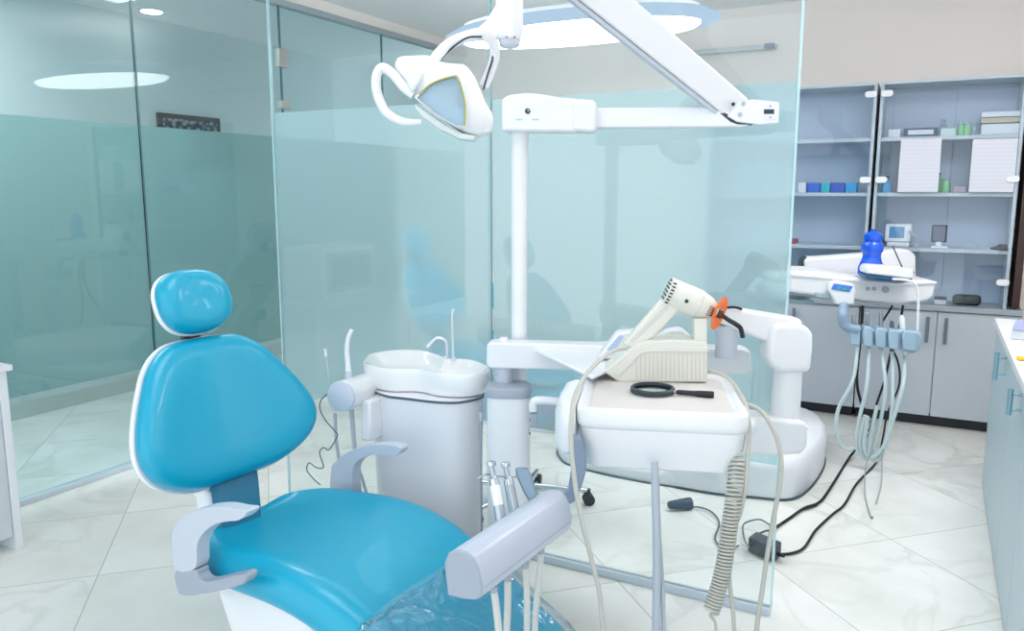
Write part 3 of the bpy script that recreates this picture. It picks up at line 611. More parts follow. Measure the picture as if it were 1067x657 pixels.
# spring arm going back up to the elbow
E0 = P(757, 335, 2.44); f2, e2, n2 = vplane(P(800, 345, 2.36), 28)
b = B(); prism(b, [f2(*p)-n2*.035 for p in ((742, 322), (750, 318), (765, 320), (832, 331), (832, 361), (815, 362), (790, 352), (744, 334))], n2*.07); obj('spring_arm', b, WHITE, uc, bev=.010, seg=3)
b = B(); q = f2(757, 345); cyl(b, (q.x, q.y, fv(757, 364).z), (q.x, q.y, f2(757, 338).z), .032); obj('arm_joint', b, LAV, uc)
b = B(); prism(b, [f2(*p)-n2*.058 for p in ((797, 337), (806, 333.5), (826, 334), (836, 337), (840.5, 345), (840.5, 360), (838, 384), (805, 385), (795, 375), (793, 366))], n2*.09); obj('elbow', b, WHITE, uc, bev=.018, seg=4)
b = B(); q0 = f2(820.5, 380); q1 = f2(817, 436); lathe(b, V((q0.x, q0.y, q1.z-.01)), (0, 0, 1), [(0, .0435), (q0.z-q1.z+.02, .0435)], 32); obj('drop_post', b, WHITE, uc)
b = B(); q = V((q0.x, q0.y, q1.z)); cyl(b, q+V((0, 0, -.004)), q+V((0, 0, .004)), .046); obj('post_collar', b, LAV, uc)
blk = [f2(*p)-n2*.058 for p in ((760, 428), (800, 430), (832, 434), (835, 440), (834, 460), (828, 467), (800, 469), (760, 467))]
b = B(); prism(b, blk, n2*.10); obj('lower_block', b, WHITE, uc, bev=.012, seg=4)
b = B(); q = f2(835, 442)-n2*.03; lathe(b, q-e2*.006, e2, [(0, .010), (.010, .010), (.014, .007)]); obj('lock_knob', b, WHITE, uc)
b = B(); f3, e3, n3 = vplane(P(760, 321, 2.31), 28); tube(b, [f3(*p) for p in ((757, 320), (766, 320), (773, 322))], .004, 8); obj('joint_slot', b, BLK, uc)
# ------------------------------------------------------------------ instrument tray (delivery head)
TF = frame((-.80*.914, 1.862*.914, .05), 19); TW, TD = .410, .43
dt = thing('instrument_tray', 'white dental instrument tray on its swing arm with a grey tool holder', 'dental tray', (-.6, 2.1, .75))
pl = rrect(0, 0, TW, TD, .045)
b = B(); slab(b, TF, pl, 0, 0, top=[(.845, .008), (.852, .001), (.862, 0), (.884, 0), (.892, .003), (.896, .010), (.896, .020), (.890, .028), (.886, .034)]); obj('tray_rim', b, WHITE, dt, angle=70)
b = B(); slab(b, TF, rrect(.034, .034, TW-.034, TD-.034, .03), .884, .8875); obj('tray_mat', b, LINER, dt)
b = B(); slab(b, TF, rrect(.008, .006, TW-.008, TD-.006, .042), 0, 0, top=[(.742, .03), (.748, .018), (.79, .008), (.80, .004), (.848, 0)]); obj('tray_body', b, WHITE, dt, angle=30)
pod = [TF(x, y) for x, y in ((-.055, .07), (-.035, .01), (.0, 0), (.0, .28), (-.03, .30), (-.055, .26))]
b = B(); loft(b, [[V((p.x, p.y, z0)) for p in pod] for z0 in (.825, .92)]+[[V((TF(0, .15).x+(p.x-TF(0, .15).x)*.75, TF(0, .15).y+(p.y-TF(0, .15).y)*.85, .955)) for p in pod]]); obj('side_panel', b, WHITE, dt, bev=.012, seg=3)
b = B(); loft(b, [[TF(x, y, z) for x, y, z in ((-.049, .10, .884), (-.033, .09, .896), (-.033, .18, .899), (-.049, .18, .887))], [TF(x, y, z) for x, y, z in ((-.052, .10, .886), (-.036, .09, .8985), (-.036, .18, .9015), (-.052, .18, .889))]]); obj('button_strip', b, mat('button_blue', rgb(150, 180, 230), .3), dt)
# hinged side shelf and raised key panel behind
z = .905
z = .955; sh = [W(*p, Z=z) for p in ((557, 367), (570, 363), (650, 357), (672, 372), (617, 396))]
b = B(); prism(b, sh, (0, 0, .012)); obj('side_shelf', b, WHITE, dt, bev=.005, seg=3)
f4, e4, n4 = vplane(P(680, 360, 2.32), 26)
b = B(); prism(b, [f4(*p) for p in ((622, 374), (644, 346), (674, 344), (682, 362), (682, 374))], n4*.05); obj('key_panel', b, WHITE, dt, bev=.006)
b = B(); prism(b, [f4(*p)-n4*.001 for p in ((632, 364), (645, 349), (650, 350), (640, 366))], n4*.003); obj('panel_keys', b, mat('key_blue', rgb(186, 204, 236), .3), dt)
b = B(); prism(b, [f4(*p)+n4*.03 for p in ((684, 356), (697, 346), (713, 344), (724, 353), (724, 376), (684, 376))], n4*.05); obj('rear_cover', b, WHITE, dt, bev=.008, seg=3)
# tray neck to the swing block, bracket to tool holder
b = B(); box(b, (0, 0, 0), (0, 0, 0)) if False else prism(b, [TF(.36, .20, .76), TF(.46, .30, .74), TF(.48, .38, .74), TF(.36, .34, .76)], (0, 0, .05)); obj('neck', b, WHITE, dt, bev=.01)
q0 = P(603, 456, 1.90); f5, e5, n5 = vplane(q0, 24)
b = B(); prism(b, [f5(*p)-n5*.014 for p in ((594, 452), (606, 455), (610, 468), (611, 488), (606, 506), (600, 520), (588, 526), (582, 520), (592, 508), (595, 490))], n5*.03); obj('holder_bracket', b, mat('blue_grey_plastic', rgb(134, 150, 174), .4), dt, bev=.006, seg=3)
# tool holder bar: D-shaped section swept from its near end cap
H0 = P(484, 598, 1.52); H1 = P(581, 533, 1.84); H1.z = H0.z = (H0.z+H1.z)/2
print('HOLDER', H0, H1)
hd = (H1-H0).normalized(); hs = V((hd.y, -hd.x, 0)); hs = -hs if hs.dot(_R) < 0 else hs
def hsec(s, k=1, off=0): 
    q = H0+hd*s
    return [q+hs*(u*k)+V((0, 0, w*k)) for u, w in ((-.046, .018), (-.036, .040), (-.018, .051), (.004, .053), (.022, .044), (.033, .026), (.038, .004), (.043, -.010), (.040, -.030), (.026, -.040), (-.004, -.046), (-.038, -.048), (-.042, -.02))]
hl = (H1-H0).length
b = B(); loft(b, [hsec(0), hsec(hl*.5, 1), hsec(hl-.02, 1), hsec(hl, .93)]); obj('tool_holder', b, mat('lilac_grey_plastic', rgb(186, 195, 211), .34, coat=.15), dt, bev=.004, seg=3)
b = B(); loft(b, [hsec(-.004, .95), hsec(.002, 1.02)]); obj('holder_end_cap', b, GREY, dt, bev=.002)
b = B(); q = [H0+hd*s+hs*.0455+V((0, 0, -.012)) for s in (.004, hl-.02)]; cyl(b, q[0]-hs*.004, q[1]-hs*.004, .0022, seg=8); obj('holder_seam', b, GREY, dt)
# lower grey double tube under the tray
f6, e6, n6 = vplane(P(685, 490, 1.86), 24)
b = B(); tube(b, [f6(*p) for p in ((682, 480), (683, 520), (684.5, 570), (684, 620), (683, 700))], [.0085, .0095, .0105, .010, .010], 12); tube(b, [f6(*p)+n6*.01 for p in ((685, 500), (687, 560), (691, 620), (693, 700))], .006, 10); obj('drain_tube', b, mat('lavender_tube', rgb(184, 192, 203), .4), dt)
# handpieces in the tool holder
HX = [(.30, (512, 482), (517, 515), 0), (.40, (526, 483), (531, 518), 0), (.52, (546, 492), (556, 522), 1)]
def handpiece(head, foot, kind, label, d0, d1):
    t = thing('dental_handpiece', label, 'handpiece', tuple(P(*foot, d1)), group='handpieces in the grey tool holder')
    d0 *= .94; d1 *= .94; a = P(*head, d0); c = P(*foot, d1); ax = (c-a).normalized()
    if kind == 0:
        side = (_R*1.0-_U*.0); hx = (a-ax*.004)
        b = B(); lathe(b, hx+_U*.006, -_U*1.0+_R*.12, [(0, .0085), (.001, .0105), (.009, .0105), (.011, .008)], 18); obj('turbine_head', b, CHR, t)
        b = B(); tube(b, [hx, a+ax*.02, a+(c-a)*.35], [.0058, .0062, .0085], 14); obj('neck', b, STEEL, t)
        m = a+(c-a)*.36; b = B(); tube(b, [m, a+(c-a)*.52], [.0105, .0115], 16, False); obj('ring', b, CHR, t)
        b = B(); tube(b, [a+(c-a)*.52, a+(c-a)*1.05], [.0112, .0115], 16, False); obj('grip', b, WHITE if foot[0] < 520 else STEEL, t)
        b = B(); tube(b, [a+(c-a)*1.05, a+(c-a)*1.7], [.0118, .012], 16, False); obj('coupling', b, STEEL, t)
    else:
        b = B(); loft(b, [[a+_R*x*k+_F*y*.012+ax*s for x, y in ((-.018, -1), (.018, -1), (.018, 1), (-.018, 1))] for s, k in ((-.018, .75), (.0, 1.0), (.04, .8), (.065, .45))]); obj('head', b, mat('steel_blue', rgb(128, 150, 168), .3, metal=.6), t, bev=.004)
        b = B(); tube(b, [a+ax*.05, c, c+(c-a)*.5], [.009, .011, .011], 14); obj('grip', b, STEEL, t)
    return t
handpiece((512, 485), (519, 524), 0, 'white and steel turbine handpiece, leftmost in the grey holder', 1.86, 1.84)
handpiece((527, 486), (534, 522), 0, 'all-steel turbine handpiece, second from the left in the grey holder', 1.90, 1.88)
handpiece((546, 495), (557, 525), 1, 'wide blue-grey handpiece, right of the two turbine handpieces', 1.93, 1.92)
b = B(); a = P(497, 499, 1.75); c = P(507, 494, 1.75); d = P(545, 497, 1.81); tube(b, [a, c, P(520, 496, 1.77), d], .0018, 8); tag(obj('bur_rod', b, STEEL), 'thin steel rod crossing between the turbine handpieces', 'rod')
# hoses below the holder
for i, (pts, dd, lab) in enumerate((([(514, 612), (517, 632), (520, 662), (521, 700)], 1.66, 'pale handpiece hose nearest the holder end cap'), ([(529, 598), (529, 630), (528, 660), (528, 700)], 1.72, 'pale handpiece hose second from the holder end cap'), ([(547, 585), (549, 615), (549, 660), (548, 700)], 1.80, 'pale handpiece hose third from the holder end cap'), ([(564, 570), (562, 600), (558, 640), (556, 700)], 1.88, 'pale handpiece hose furthest from the holder end cap'))):
    fh, eh, nh = vplane(P(*pts[0], dd*.94), 24); w = [fh(*p) for p in pts]
    b = B(); tube(b, w, .0072, 12); h = obj('handpiece_hose', b, HOSE); tag(h, lab, 'hose', 'handpiece hoses under the tool holder')
    b = B(); cyl(b, w[0]+V((0, 0, .004)), w[0]+(w[1]-w[0])*.2, .0080, seg=14); obj('ferrule', b, GREY, h)
# ------------------------------------------------------------------ curing light on its stand
ZT = .9385
Q = W(690, 398, Z=ZT); fc, ec, nc = vplane(Q, 22)
cs = thing('charging_stand', 'ivory charging stand holding the curing light on the tray', 'charger', tuple(Q))
b = B(); prism(b, [fc(*p) for p in ((645, 398), (629, 387.5), (633, 384), (663, 359), (672, 356), (700, 354), (737, 356), (737, 398))], nc*.10); o = obj('stand_body', b, IVORY, cs, bev=.004)
for v in o.data.vertices: pass
b = B(); prism(b, [fc(*p)-nc*.004 for p in ((640, 388), (665, 363), (672, 361), (738, 362), (738, 366), (673, 366), (668, 368), (645, 392))], nc*.006); obj('rim_band', b, IVORY, cs, bev=.001)
for k in range(17):
    px = 663+k*4.4; b = B(); prism(b, [fc(px, 368)-nc*.0012, fc(px+.5, 368)-nc*.0012, fc(px+.5, 396)-nc*.0012, fc(px, 396)-nc*.0012], nc*.0015); obj('groove', b, mat('groove_shade', rgb(204, 202, 188), .5) if k == 0 else bpy.data.materials['groove_shade'], cs)
b = B(); prism(b, [fc(*p)+nc*.02 for p in ((724.5, 333), (738, 333), (738, 358), (724, 358))], nc*.06); obj('cradle_post', b, IVORY, cs, bev=.003)
cl = thing('curing_light', 'ivory pistol-shaped curing light with an orange shield on its stand', 'curing light', tuple(fc(700, 330)))
ctr = nc*.05
b = B(); prism(b, [fc(*p)+nc*.028 for p in ((649, 361), (660, 366), (682, 354), (713, 322), (690, 313))], nc*.042); obj('handle', b, IVORY, cl, bev=.009, seg=3)
b = B(); prism(b, [fc(*p)+nc*.0265 for p in ((656, 357), (660, 359), (699, 321), (695, 319))], nc*.002); obj('handle_seam', b, LINER, cl, bev=.001)
A0 = fc(696, 304.5)+ctr; A1 = fc(752, 329)+ctr; ax = (A1-A0).normalized(); AL = (A1-A0).length
b = B(); lathe(b, A0, ax, [(0, .034), (.004, .0395), (AL*.35, .0405), (AL*.6, .0405), (AL*.66, .038), (AL*.82, .031), (AL*.90, .022), (AL*.96, .015), (AL*.965, .010)], 30); obj('body', b, IVORY, cl, angle=50)
b = B(); lathe(b, A0+ax*AL*.60, ax, [(0, .0412), (.003, .0412)], 30); obj('body_seam', b, LINER, cl)
sd = ax.cross(nc).normalized()
for k in range(-3, 4):
    c_ = A0+sd*(k*.0105); h = math.sqrt(max(.0002, .036**2-(k*.0105)**2))
    b = B(); prism(b, [c_-ax*.0012+sd*.0025-nc*h, c_-ax*.0012-sd*.0025-nc*h, c_-ax*.0012-sd*.0025+nc*h, c_-ax*.0012+sd*.0025+nc*h], ax*.0022); obj('vent_slot', b, BLK, cl)
    c2 = A0+ax*.007-nc*math.sqrt(.0405**2-(k*.0095)**2)+sd*(k*.0095)
    b = B(); cyl(b, c2-nc*.0006-ax*.001, c2-nc*.0006+ax*.008, .0020, seg=8); obj('vent_slot', b, BLK, cl)
for k in range(-3, 3):
    r0, r1 = .0335, .026; an = k*.17
    p0 = A0+ax*AL*.77-nc*(r0*math.cos(an))+sd*(r0*math.sin(an)); p1 = A0+ax*AL*.88-nc*(r1*math.cos(an)+.001)+sd*(r1*math.sin(an))
    b = B(); cyl(b, p0, p1, .0011, seg=6); obj('nozzle_slot', b, BLK, cl)
q = A0+ax*AL*.36-nc*.0405+sd*-.002
b = B(); lathe(b, q+nc*.001, -nc, [(0, .0055), (.0025, .0055), (.003, .004)], 18); obj('screw', b, BLK2, cl)
dn = (ax+(-_F)*.55).normalized()
C1 = A0+ax*(AL*.985)
b = B(); lathe(b, C1, dn, [(-.002, .008), (-.001, .03), (.003, .049), (.005, .049), (.0012, .03), (.0, .008)], 40); obj('orange_shield', b, ORANGE, cl, angle=70)
b = B(); cyl(b, A0+ax*AL*.90, C1+ax*.012, .0135); obj('tip_collar', b, mat('maroon_plastic', rgb(84, 24, 20), .35), cl)
b = B(); tube(b, [C1+ax*.004]+[fc(*p)+ctr for p in ((762, 336), (769, 340), (775, 345), (777.5, 355))], [.006, .0065, .0068, .0068, .0066], 12); obj('light_guide', b, BLK, cl)
# grey-white cord of the curing light and other cords
def cord(name, pts, r, m, label, cat='cord', seg=10, group=None):
    w = [P(x, y, d*.93) for x, y, d in pts]; b = B(); tube(b, w, r, seg); o = obj(name, b, m); return tag(o, label, cat, group)
b = B(); tube(b, [P(x, y, d*.93) for x, y, d in [(653, 362, 2.22), (640, 365, 2.2), (626, 374, 2.16), (610, 391, 2.09), (599, 412, 2.02), (595.5, 435, 1.97), (595, 460, 1.95), (597, 485, 1.94), (601, 515, 1.93), (608, 550, 1.92), (617, 585, 1.92), (625, 620, 1.92), (628, 660, 1.92), (628, 710, 1.92)]], .0055, 10); obj('cord', b, COIL, cl)
cord('hanging_cable', [(738, 386, 2.36), (750, 389, 2.33), (761, 396, 2.28), (770, 408, 2.2), (777, 422, 2.08), (781, 445, 2.04), (779, 475, 2.02), (777, 505, 2.0), (771, 535, 2.0), (762, 560, 2.0), (760, 600, 2.0), (764, 640, 2.0), (768, 700, 2.0)], .0050, COIL, 'pale cord running beside the coiled hose at the right side of the tray')
cord('air_hose', [(779, 421, 2.13), (790, 426, 2.12), (800, 437, 2.1), (809, 455, 2.08), (814, 477, 2.07), (813, 500, 2.06), (807, 535, 2.05), (800, 575, 2.04), (795, 610, 2.03), (789, 650, 2.02), (784, 710, 2.02)], .0058, COIL, 'pale hose hanging free at the right, furthest right of the tray hoses', 'hose')
# coiled hose
cp = spline([P(*p) for p in ((772, 462, 1.90), (768, 485, 1.88), (764.5, 515, 1.86), (760, 550, 1.86), (754, 590, 1.86), (747, 618, 1.86), (741, 636, 1.86))], 12)
_l = [0]
for _a, _b in zip(cp, cp[1:]): _l.append(_l[-1]+(_b-_a).length)
_n = []
for _k in range(101):
    _d = _l[-1]*_k/100; _i = max(i for i in range(len(cp)-1) if _l[i] <= _d+1e-9); _n.append(cp[_i].lerp(cp[_i+1], (_d-_l[_i])/(_l[_i+1]-_l[_i])))
cp = _n
def along(s, t):
    f = t*(len(s)-1); k = min(int(f), len(s)-2); return s[k].lerp(s[k+1], f-k), (s[k+1]-s[k]).normalized()
pts = []
turns = 44; N_ = turns*14
for i in range(N_+1):
    t = i/N_; p, d = along(cp, t**.88*.96+.04); x = d.cross(V((0, 1, 0))).normalized(); y = d.cross(x)
    r = .0175*min(1, .35+t*9); a_ = 2*PI*turns*t; pts.append(p+(x*math.cos(a_)+y*math.sin(a_))*r)
tail = [P(*p) for p in ((740, 640, 1.86), (745, 648, 1.86), (746, 662, 1.86), (744, 700, 1.86))]
b = B(); tube(b, [P(776, 445, 1.93), P(776, 455, 1.91)]+pts, .0031, 7, False); tube(b, [pts[-1]]+tail, .0036, 7); tag(obj('coiled_hose', b, COIL), 'coiled grey spring hose hanging from the right of the tray', 'hose')
# magnifying glass
mg = thing('magnifying_glass', 'black-rimmed magnifying glass lying on the tray', 'magnifying glass', tuple(W(680, 407, Z=.9385)))
zc = .9395; c_ = W(680, 408, Z=zc)
b = B(); lathe(b, V((c_.x, c_.y, zc)), (0, 0, 1), [(0, .050), (0, .0555), (.003, .058), (.011, .058), (.014, .055), (.014, .050), (.007, .0485)], 48)
bmesh.ops.delete(b, geom=[f for f in b.faces if len(f.verts) > 4], context='FACES'); obj('rim', b, BLK2, mg)
b = B(); lathe(b, V((c_.x, c_.y, zc+.004)), (0, 0, 1), [(0, .049), (.002, .03), (.003, .004)], 40); obj('lens', b, glass('magnifier_glass', (.93, .96, .97, 1), 1.6), mg)
q0 = W(702, 408, Z=zc+.007); q1 = W(744, 411, Z=zc+.007); dd = (q1-q0).normalized(); L_ = (q1-q0).length
b = B(); lathe(b, q0, dd, [(-.004, .004), (.012, .004)], 16); obj('ferrule', b, STEEL, mg)
b = B(); lathe(b, q0, dd, [(.006, .0045), (.012, .0065), (L_*.5, .0068), (L_*.62, .0082), (L_-.004, .0088), (L_, .0075)], 18); obj('handle', b, BLK, mg)
# ------------------------------------------------------------------ operating light
LD = 2.62
ll = thing('dental_light', 'white dental operating light on a tall pole with jointed arms', 'dental light', tuple(P(541, 350, LD).xy.to_3d()))
pb = P(541, 350, LD)
b = B(); cyl(b, (pb.x, pb.y, .70), (pb.x, pb.y, P(545, 138, LD).z+.01), .0265, seg=28); obj('pole', b, WHITE, ll)
b = B(); cyl(b, (pb.x, pb.y, P(545, 150, LD).z), (pb.x, pb.y, P(545, 139, LD).z+.01), .029, seg=28); obj('pole_collar', b, WHITE, ll)
pt = V((pb.x, pb.y, 0)); fl, el, nl = vplane(pt, 20)
b = B(); prism(b, [fl(*p)-nl*.055 for p in ((525.5, 138), (525, 106), (531, 101), (548, 99), (562, 99.5), (585, 103.5), (603, 104.5), (603, 139))], nl*.11); obj('arm_housing', b, WHITE, ll, bev=.010, seg=3)
b = B(); prism(b, [fl(*p)-nl*.06 for p in ((597, 137), (597, 108), (603, 105), (617, 106), (622, 109), (622, 137), (616, 139))], nl*.12); obj('arm_hinge', b, WHITE, ll, bev=.014, seg=4)
q = fl(552, 117.5)-nl*.0555
b = B(); lathe(b, q, -nl, [(0, .0085), (.002, .0085), (.003, .006)], 20); obj('emblem', b, BLK2, ll)
b = B(); lathe(b, q-nl*.0031+el*.0025+V((0, 0, .002)), -nl, [(0, .0035), (.001, .0035)], 16); obj('emblem_spot', b, mat('emblem_grey', rgb(150, 190, 190), .4), ll)
# illegible pale lettering below the emblem
b = B()
for x0, x1 in ((540, 547), (557, 564)):
    for k in range(4):
        a = x0+(x1-x0)*k/4; p = fl(a, 125.3)-nl*.0556; r = fl(a+1.1, 126.9)-nl*.0556; prism(b, [p, V((r.x, r.y, p.z)), r, V((p.x, p.y, r.z))], -nl*.0006)
obj('lettering', b, mat('lettering_teal', rgb(150, 200, 206), .5), ll)
b = B(); prism(b, [fl(*p)-nl*.03 for p in ((610, 113.5), (737, 112), (762, 118), (790, 128), (770, 133), (610, 134))], nl*.06); obj('lower_arm', b, WHITE, ll, bev=.006, seg=3)
# knuckle where the diagonal arm starts
K = fl(790, 118)
b = B(); prism(b, [fl(*p)-nl*.04 for p in ((768, 107), (782, 105), (808, 107.5), (810, 109), (809, 129), (790, 131), (766, 128), (756, 122))], nl*.075); obj('knuckle', b, WHITE, ll, bev=.006, seg=3)
b = B(); prism(b, [fl(*p)-nl*.0412 for p in ((793.5, 110), (808, 110), (808, 126), (793.5, 126))], nl*.002); kp = obj('cover_plate', b, WHITE2, ll, bev=.001)
b = B(); prism(b, [fl(*p)-nl*.0425 for p in ((793.5, 115.3), (804, 115.3), (804, 120), (793.5, 120))], nl*.002); obj('slot', b, BLK2, kp)
for p in ((800, 112), (800, 123.5)):
    b = B(); q = fl(*p)-nl*.042; cyl(b, q, q-nl*.0015, .003, seg=10); obj('screw', b, GREY, kp)
for p in ((762, 110), (772.5, 109.5), (769, 120.5)):
    b = B(); q = fl(*p)-nl*.042; cyl(b, q+nl*.002, q-nl*.002, .0055, seg=14); obj('screw', b, BLK if p[0] == 762 else STEEL, ll)
# diagonal arm, rising towards the viewer, then back to the lamp above the frame
a0 = P(770, 116, 2.44); a1 = P(628, -2, 2.20); dv = (a1-a0).normalized(); a2 = a0+dv*1.06
sv = nl; uv = dv.cross(sv).normalized(); uv = uv if uv.z > 0 else -uv
def rect(q, h, w): return [q+uv*h-sv*w, q-uv*h-sv*w, q-uv*h+sv*w, q+uv*h+sv*w]
b = B(); loft(b, [rect(a0, .040, .033), rect(a2, .052, .036)]); obj('upper_arm', b, WHITE, ll, bev=.007, seg=3)
b = B(); loft(b, [rect(a0-uv*.047, .006, .026), rect(a2-uv*.06, .006, .026)]); obj('arm_underside', b, LAV, ll, bev=.002)
b = B(); prism(b, [fl(*p)-nl*.03 for p in ((749, 119), (754, 118), (770, 128.5), (783, 129), (783, 130.5), (768, 130.5), (760, 128))], nl*.05); obj('joint_gap', b, BLK2, ll)
# crossbar above the frame carrying the lamp stem
SD = 1.98; s0 = P(531, 44, SD)
b = B(); lathe(b, V((a2.x, a2.y, a2.z-.05)), (0, 0, 1), [(0, .05), (.12, .05)]); obj('top_joint', b, WHITE, ll, bev=.006)
tz = a2.z+.02; s1 = V((s0.x, s0.y, tz))
b = B(); tube(b, [a2+V((0, 0, .02)), s1+V((0, 0, .0))], .04, 16, False); obj('top_bar', b, WHITE, ll)
def oc(q, w, d, k=.35): return [q+_R*(x*w)+V((_F.x, _F.y, 0)).normalized()*(y*d) for x, y in ((-1, -k), (-k, -1), (k, -1), (1, -k), (1, k), (k, 1), (-k, 1), (-1, k))]
b = B(); loft(b, [oc(V((s0.x, s0.y, s0.z+.005)), .026, .03), oc(V((s0.x, s0.y, s0.z+.02)), .033, .036), oc(V((s0.x, s0.y, s0.z+.1)), .034, .036), oc(V((s1.x, s1.y, tz+.03)), .036, .036)]); obj('stem', b, WHITE, ll, bev=.003)
b = B(); fd, ed, nd = vplane(s0, 28); prism(b, [fd(*p)-nd*.012 for p in ((483, 44), (507, 22), (522, -2), (530, -2), (530, 44), (516, 40), (500, 42))], nd*.024); obj('gusset', b, WHITE, ll, bev=.004, seg=3)
b = B(); q = fd(531, 47); lathe(b, q+V((0, 0, .012)), (0, 0, -1), [(0, .028), (.012, .026), (.018, .02)], 20); obj('stem_cap', b, LAV, ll)
for x in (528, 536):
    b = B(); q = fd(x, 41.5)-nd*.034; cyl(b, q, q-nd*.002, .0022, seg=10); obj('screw', b, mat('red_screw', rgb(150, 60, 90), .5) if x == 528 else bpy.data.materials['red_screw'], ll)
# yoke: two flat curved straps
HD = 1.96; fh, eh, nh = vplane(P(470, 85, HD), 28)
def strap(pts, w0, w1, off, name='yoke'):
    rings = []; s = spline([fh(*p)+nh*o for p, o in zip(pts, off)], 8); up = nh
    for i, p in enumerate(s):
        t_ = (s[min(i+1, len(s)-1)]-s[max(i-1, 0)]).normalized(); a = t_.cross(nh).normalized(); f_ = i/(len(s)-1); w = w0+(w1-w0)*f_
        rings.append([p+a*.012*k+nh*w*j for k, j in ((1, -.6), (1, .6), (.3, 1), (-1, .9), (-1, -.9), (.3, -1))])
    b = B(); loft(b, rings); return obj(name, b, WHITE, ll, bev=.002, angle=50)
strap([(506, 34), (490, 38), (472, 47), (458, 61), (447, 80)], .016, .014, [0, -.01, -.03, -.045, -.05])
strap([(505, 36), (513, 42), (515.5, 55), (511, 70), (503, 88)], .016, .013, [0, .02, .04, .05, .05])
for pts, off in (([(503, 42), (488, 43), (473, 53), (460, 66), (449, 84)], -.045), ([(510, 46), (513, 58), (509, 72), (503, 92)], .03)):
    b = B(); tube(b, [fh(*p)+nh*off for p in pts], .0024, 8); obj('yoke_seal', b, BLK2, ll)
# lamp head: a rounded wedge-shaped shell with a framed lens
hc = fh(468, 100)
tilt = (V((_F.x, _F.y, 0)).normalized())
shell = [(413, 72), (417, 62), (432, 60), (450, 60), (462, 66), (476, 68), (484, 69), (492, 77), (499, 90), (506, 108), (514, 122), (512, 136), (502, 143), (488, 142), (466, 128), (446, 112), (430, 98), (419, 84)]
sh_ = cspline([((fh(*p)-hc).dot(eh), (fh(*p)-hc).z) for p in shell], 3)
def hs_(s, h): return [hc+eh*(x*s)+V((0, 0, z*s))+nh*h for x, z in sh_]
b = B(); loft(b, [hs_(.30, -.075), hs_(.70, -.07), hs_(.92, -.055), hs_(1, -.028), hs_(1, .028), hs_(.94, .05), (hs_(.75, .07)), hs_(.35, .08)]); obj('lamp_head', b, WHITE, ll, angle=70)
# lens set into the viewer side
lens = [(439, 106), (455, 91), (476, 84.5), (482, 92), (487, 112), (487, 134), (478, 134), (458, 122)]
lc = [(sum(p[0] for p in lens)/8, sum(p[1] for p in lens)/8)][0]
def lp(k, off): return [fh(lc[0]+(x-lc[0])*k, lc[1]+(y-lc[1])*k)-nh*(off) for x, y in lens]
b = B(); loft(b, [lp(1.10, .070), lp(1.10, .086), lp(1.0, .092), lp(.97, .088), lp(.97, .070)], cap=False); loft(b, [lp(1.1, .070), lp(1.1, .0705)]); obj('lens_frame', b, mat('lens_frame_white', rgb(224, 228, 230), .3), ll, bev=.002)
b = B(); loft(b, [lp(.975, .086), lp(.975, .0895), lp(.5, .094), lp(.05, .095)]); obj('lens', b, LENS, ll, angle=60)
b = B(); loft(b, [lp(.96, .0715), lp(.96, .074)]); obj('reflector', b, mat('reflector_silver', rgb(232, 236, 246), .4, metal=.2, var=.06, vscale=14), ll)
b = B(); tube(b, [fh(*p)-nh*.093 for p in ((441, 103), (455, 91.5), (475, 85), (480, 88), (485.5, 105), (487, 120), (486.5, 134))], .0024, 8); obj('lens_gasket', b, mat('olive_gasket', rgb(170, 170, 96), .4), ll)
b = B(); prism(b, [fh(*p)-nh*.06 for p in ((436, 110), (447, 118), (466, 131), (482, 140), (497, 143), (494, 147.5), (480, 146), (460, 136), (443, 124), (435, 114))], nh*.10); obj('lower_visor', b, mat('visor_clear_white', rgb(222, 230, 228), .25), ll, bev=.004, seg=3)
b = B(); prism(b, [fh(*p)-nh*.045 for p in ((438, 113), (446, 119), (454, 127), (449, 126), (441, 119))], nh*.05); obj('vent_grille', b, BLK2, ll, bev=.002)
b = B(); prism(b, [fh(*p)-nh*.088 for p in ((428, 91), (437, 76), (446, 80), (444, 86), (434, 101))], nh*.05); obj('pivot_cover', b, WHITE2, ll, bev=.006, seg=3)
b = B(); prism(b, [fh(*p)-nh*.05 for p in ((503, 122), (513, 126), (511, 139), (499, 141))], nh*.09); obj('end_block', b, WHITE2, ll, bev=.004)
b = B(); tube(b, [fh(*p)-nh*.06 for p in ((434, 102), (424, 94), (413, 81), (403, 74.5), (397.5, 80), (396, 92), (399, 106), (406, 119), (418, 127), (430, 129.5), (442, 129))], [.011, .0115, .0115, .0115, .0115, .0115, .0115, .011, .0105, .009, .007], 14); obj('grab_handle', b, WHITE, ll)
# ------------------------------------------------------------------ stool behind the glass
so = thing('operator_stool', 'operator stool with chrome star base on black castors behind the glass screen', 'stool', (-1.60, 3.15, 0))
sx, sy = -1.60, 3.15
b = B(); cyl(b, (sx, sy, .09), (sx, sy, .46), .022); obj('gas_column', b, CHR, so)
for k in range(5):
    a = math.radians(72*k-38); e_ = V((math.cos(a), math.sin(a), 0)); c_ = V((sx, sy, .10))
    b = B(); tube(b, [c_, c_+e_*.14+V((0, 0, -.012)), c_+e_*.29+V((0, 0, -.03))], [.02, .017, .012], 12); lg = obj('base_arm', b, CHR, so)
    w = c_+e_*.30; w.z = .027; s_ = V((-e_.y, e_.x, 0))
    b = B(); cyl(b, w-s_*.022, w-s_*.006, .027); cyl(b, w+s_*.006, w+s_*.022, .027); cyl(b, w-s_*.006, w+s_*.006, .012); cyl(b, w+V((0, 0, .02)), w+V((0, 0, .05)), .009); obj('castor', b, RUB, so)
b = B(); lathe(b, (sx, sy, .46), (0, 0, 1), [(0, .13), (.01, .175), (.05, .185), (.075, .17), (.085, .10)], 32); obj('seat', b, mat('stool_blue_leather', rgb(60, 140, 200), .4), so)
f_, e_, n_ = vplane(V((sx, sy, 0)), 24)
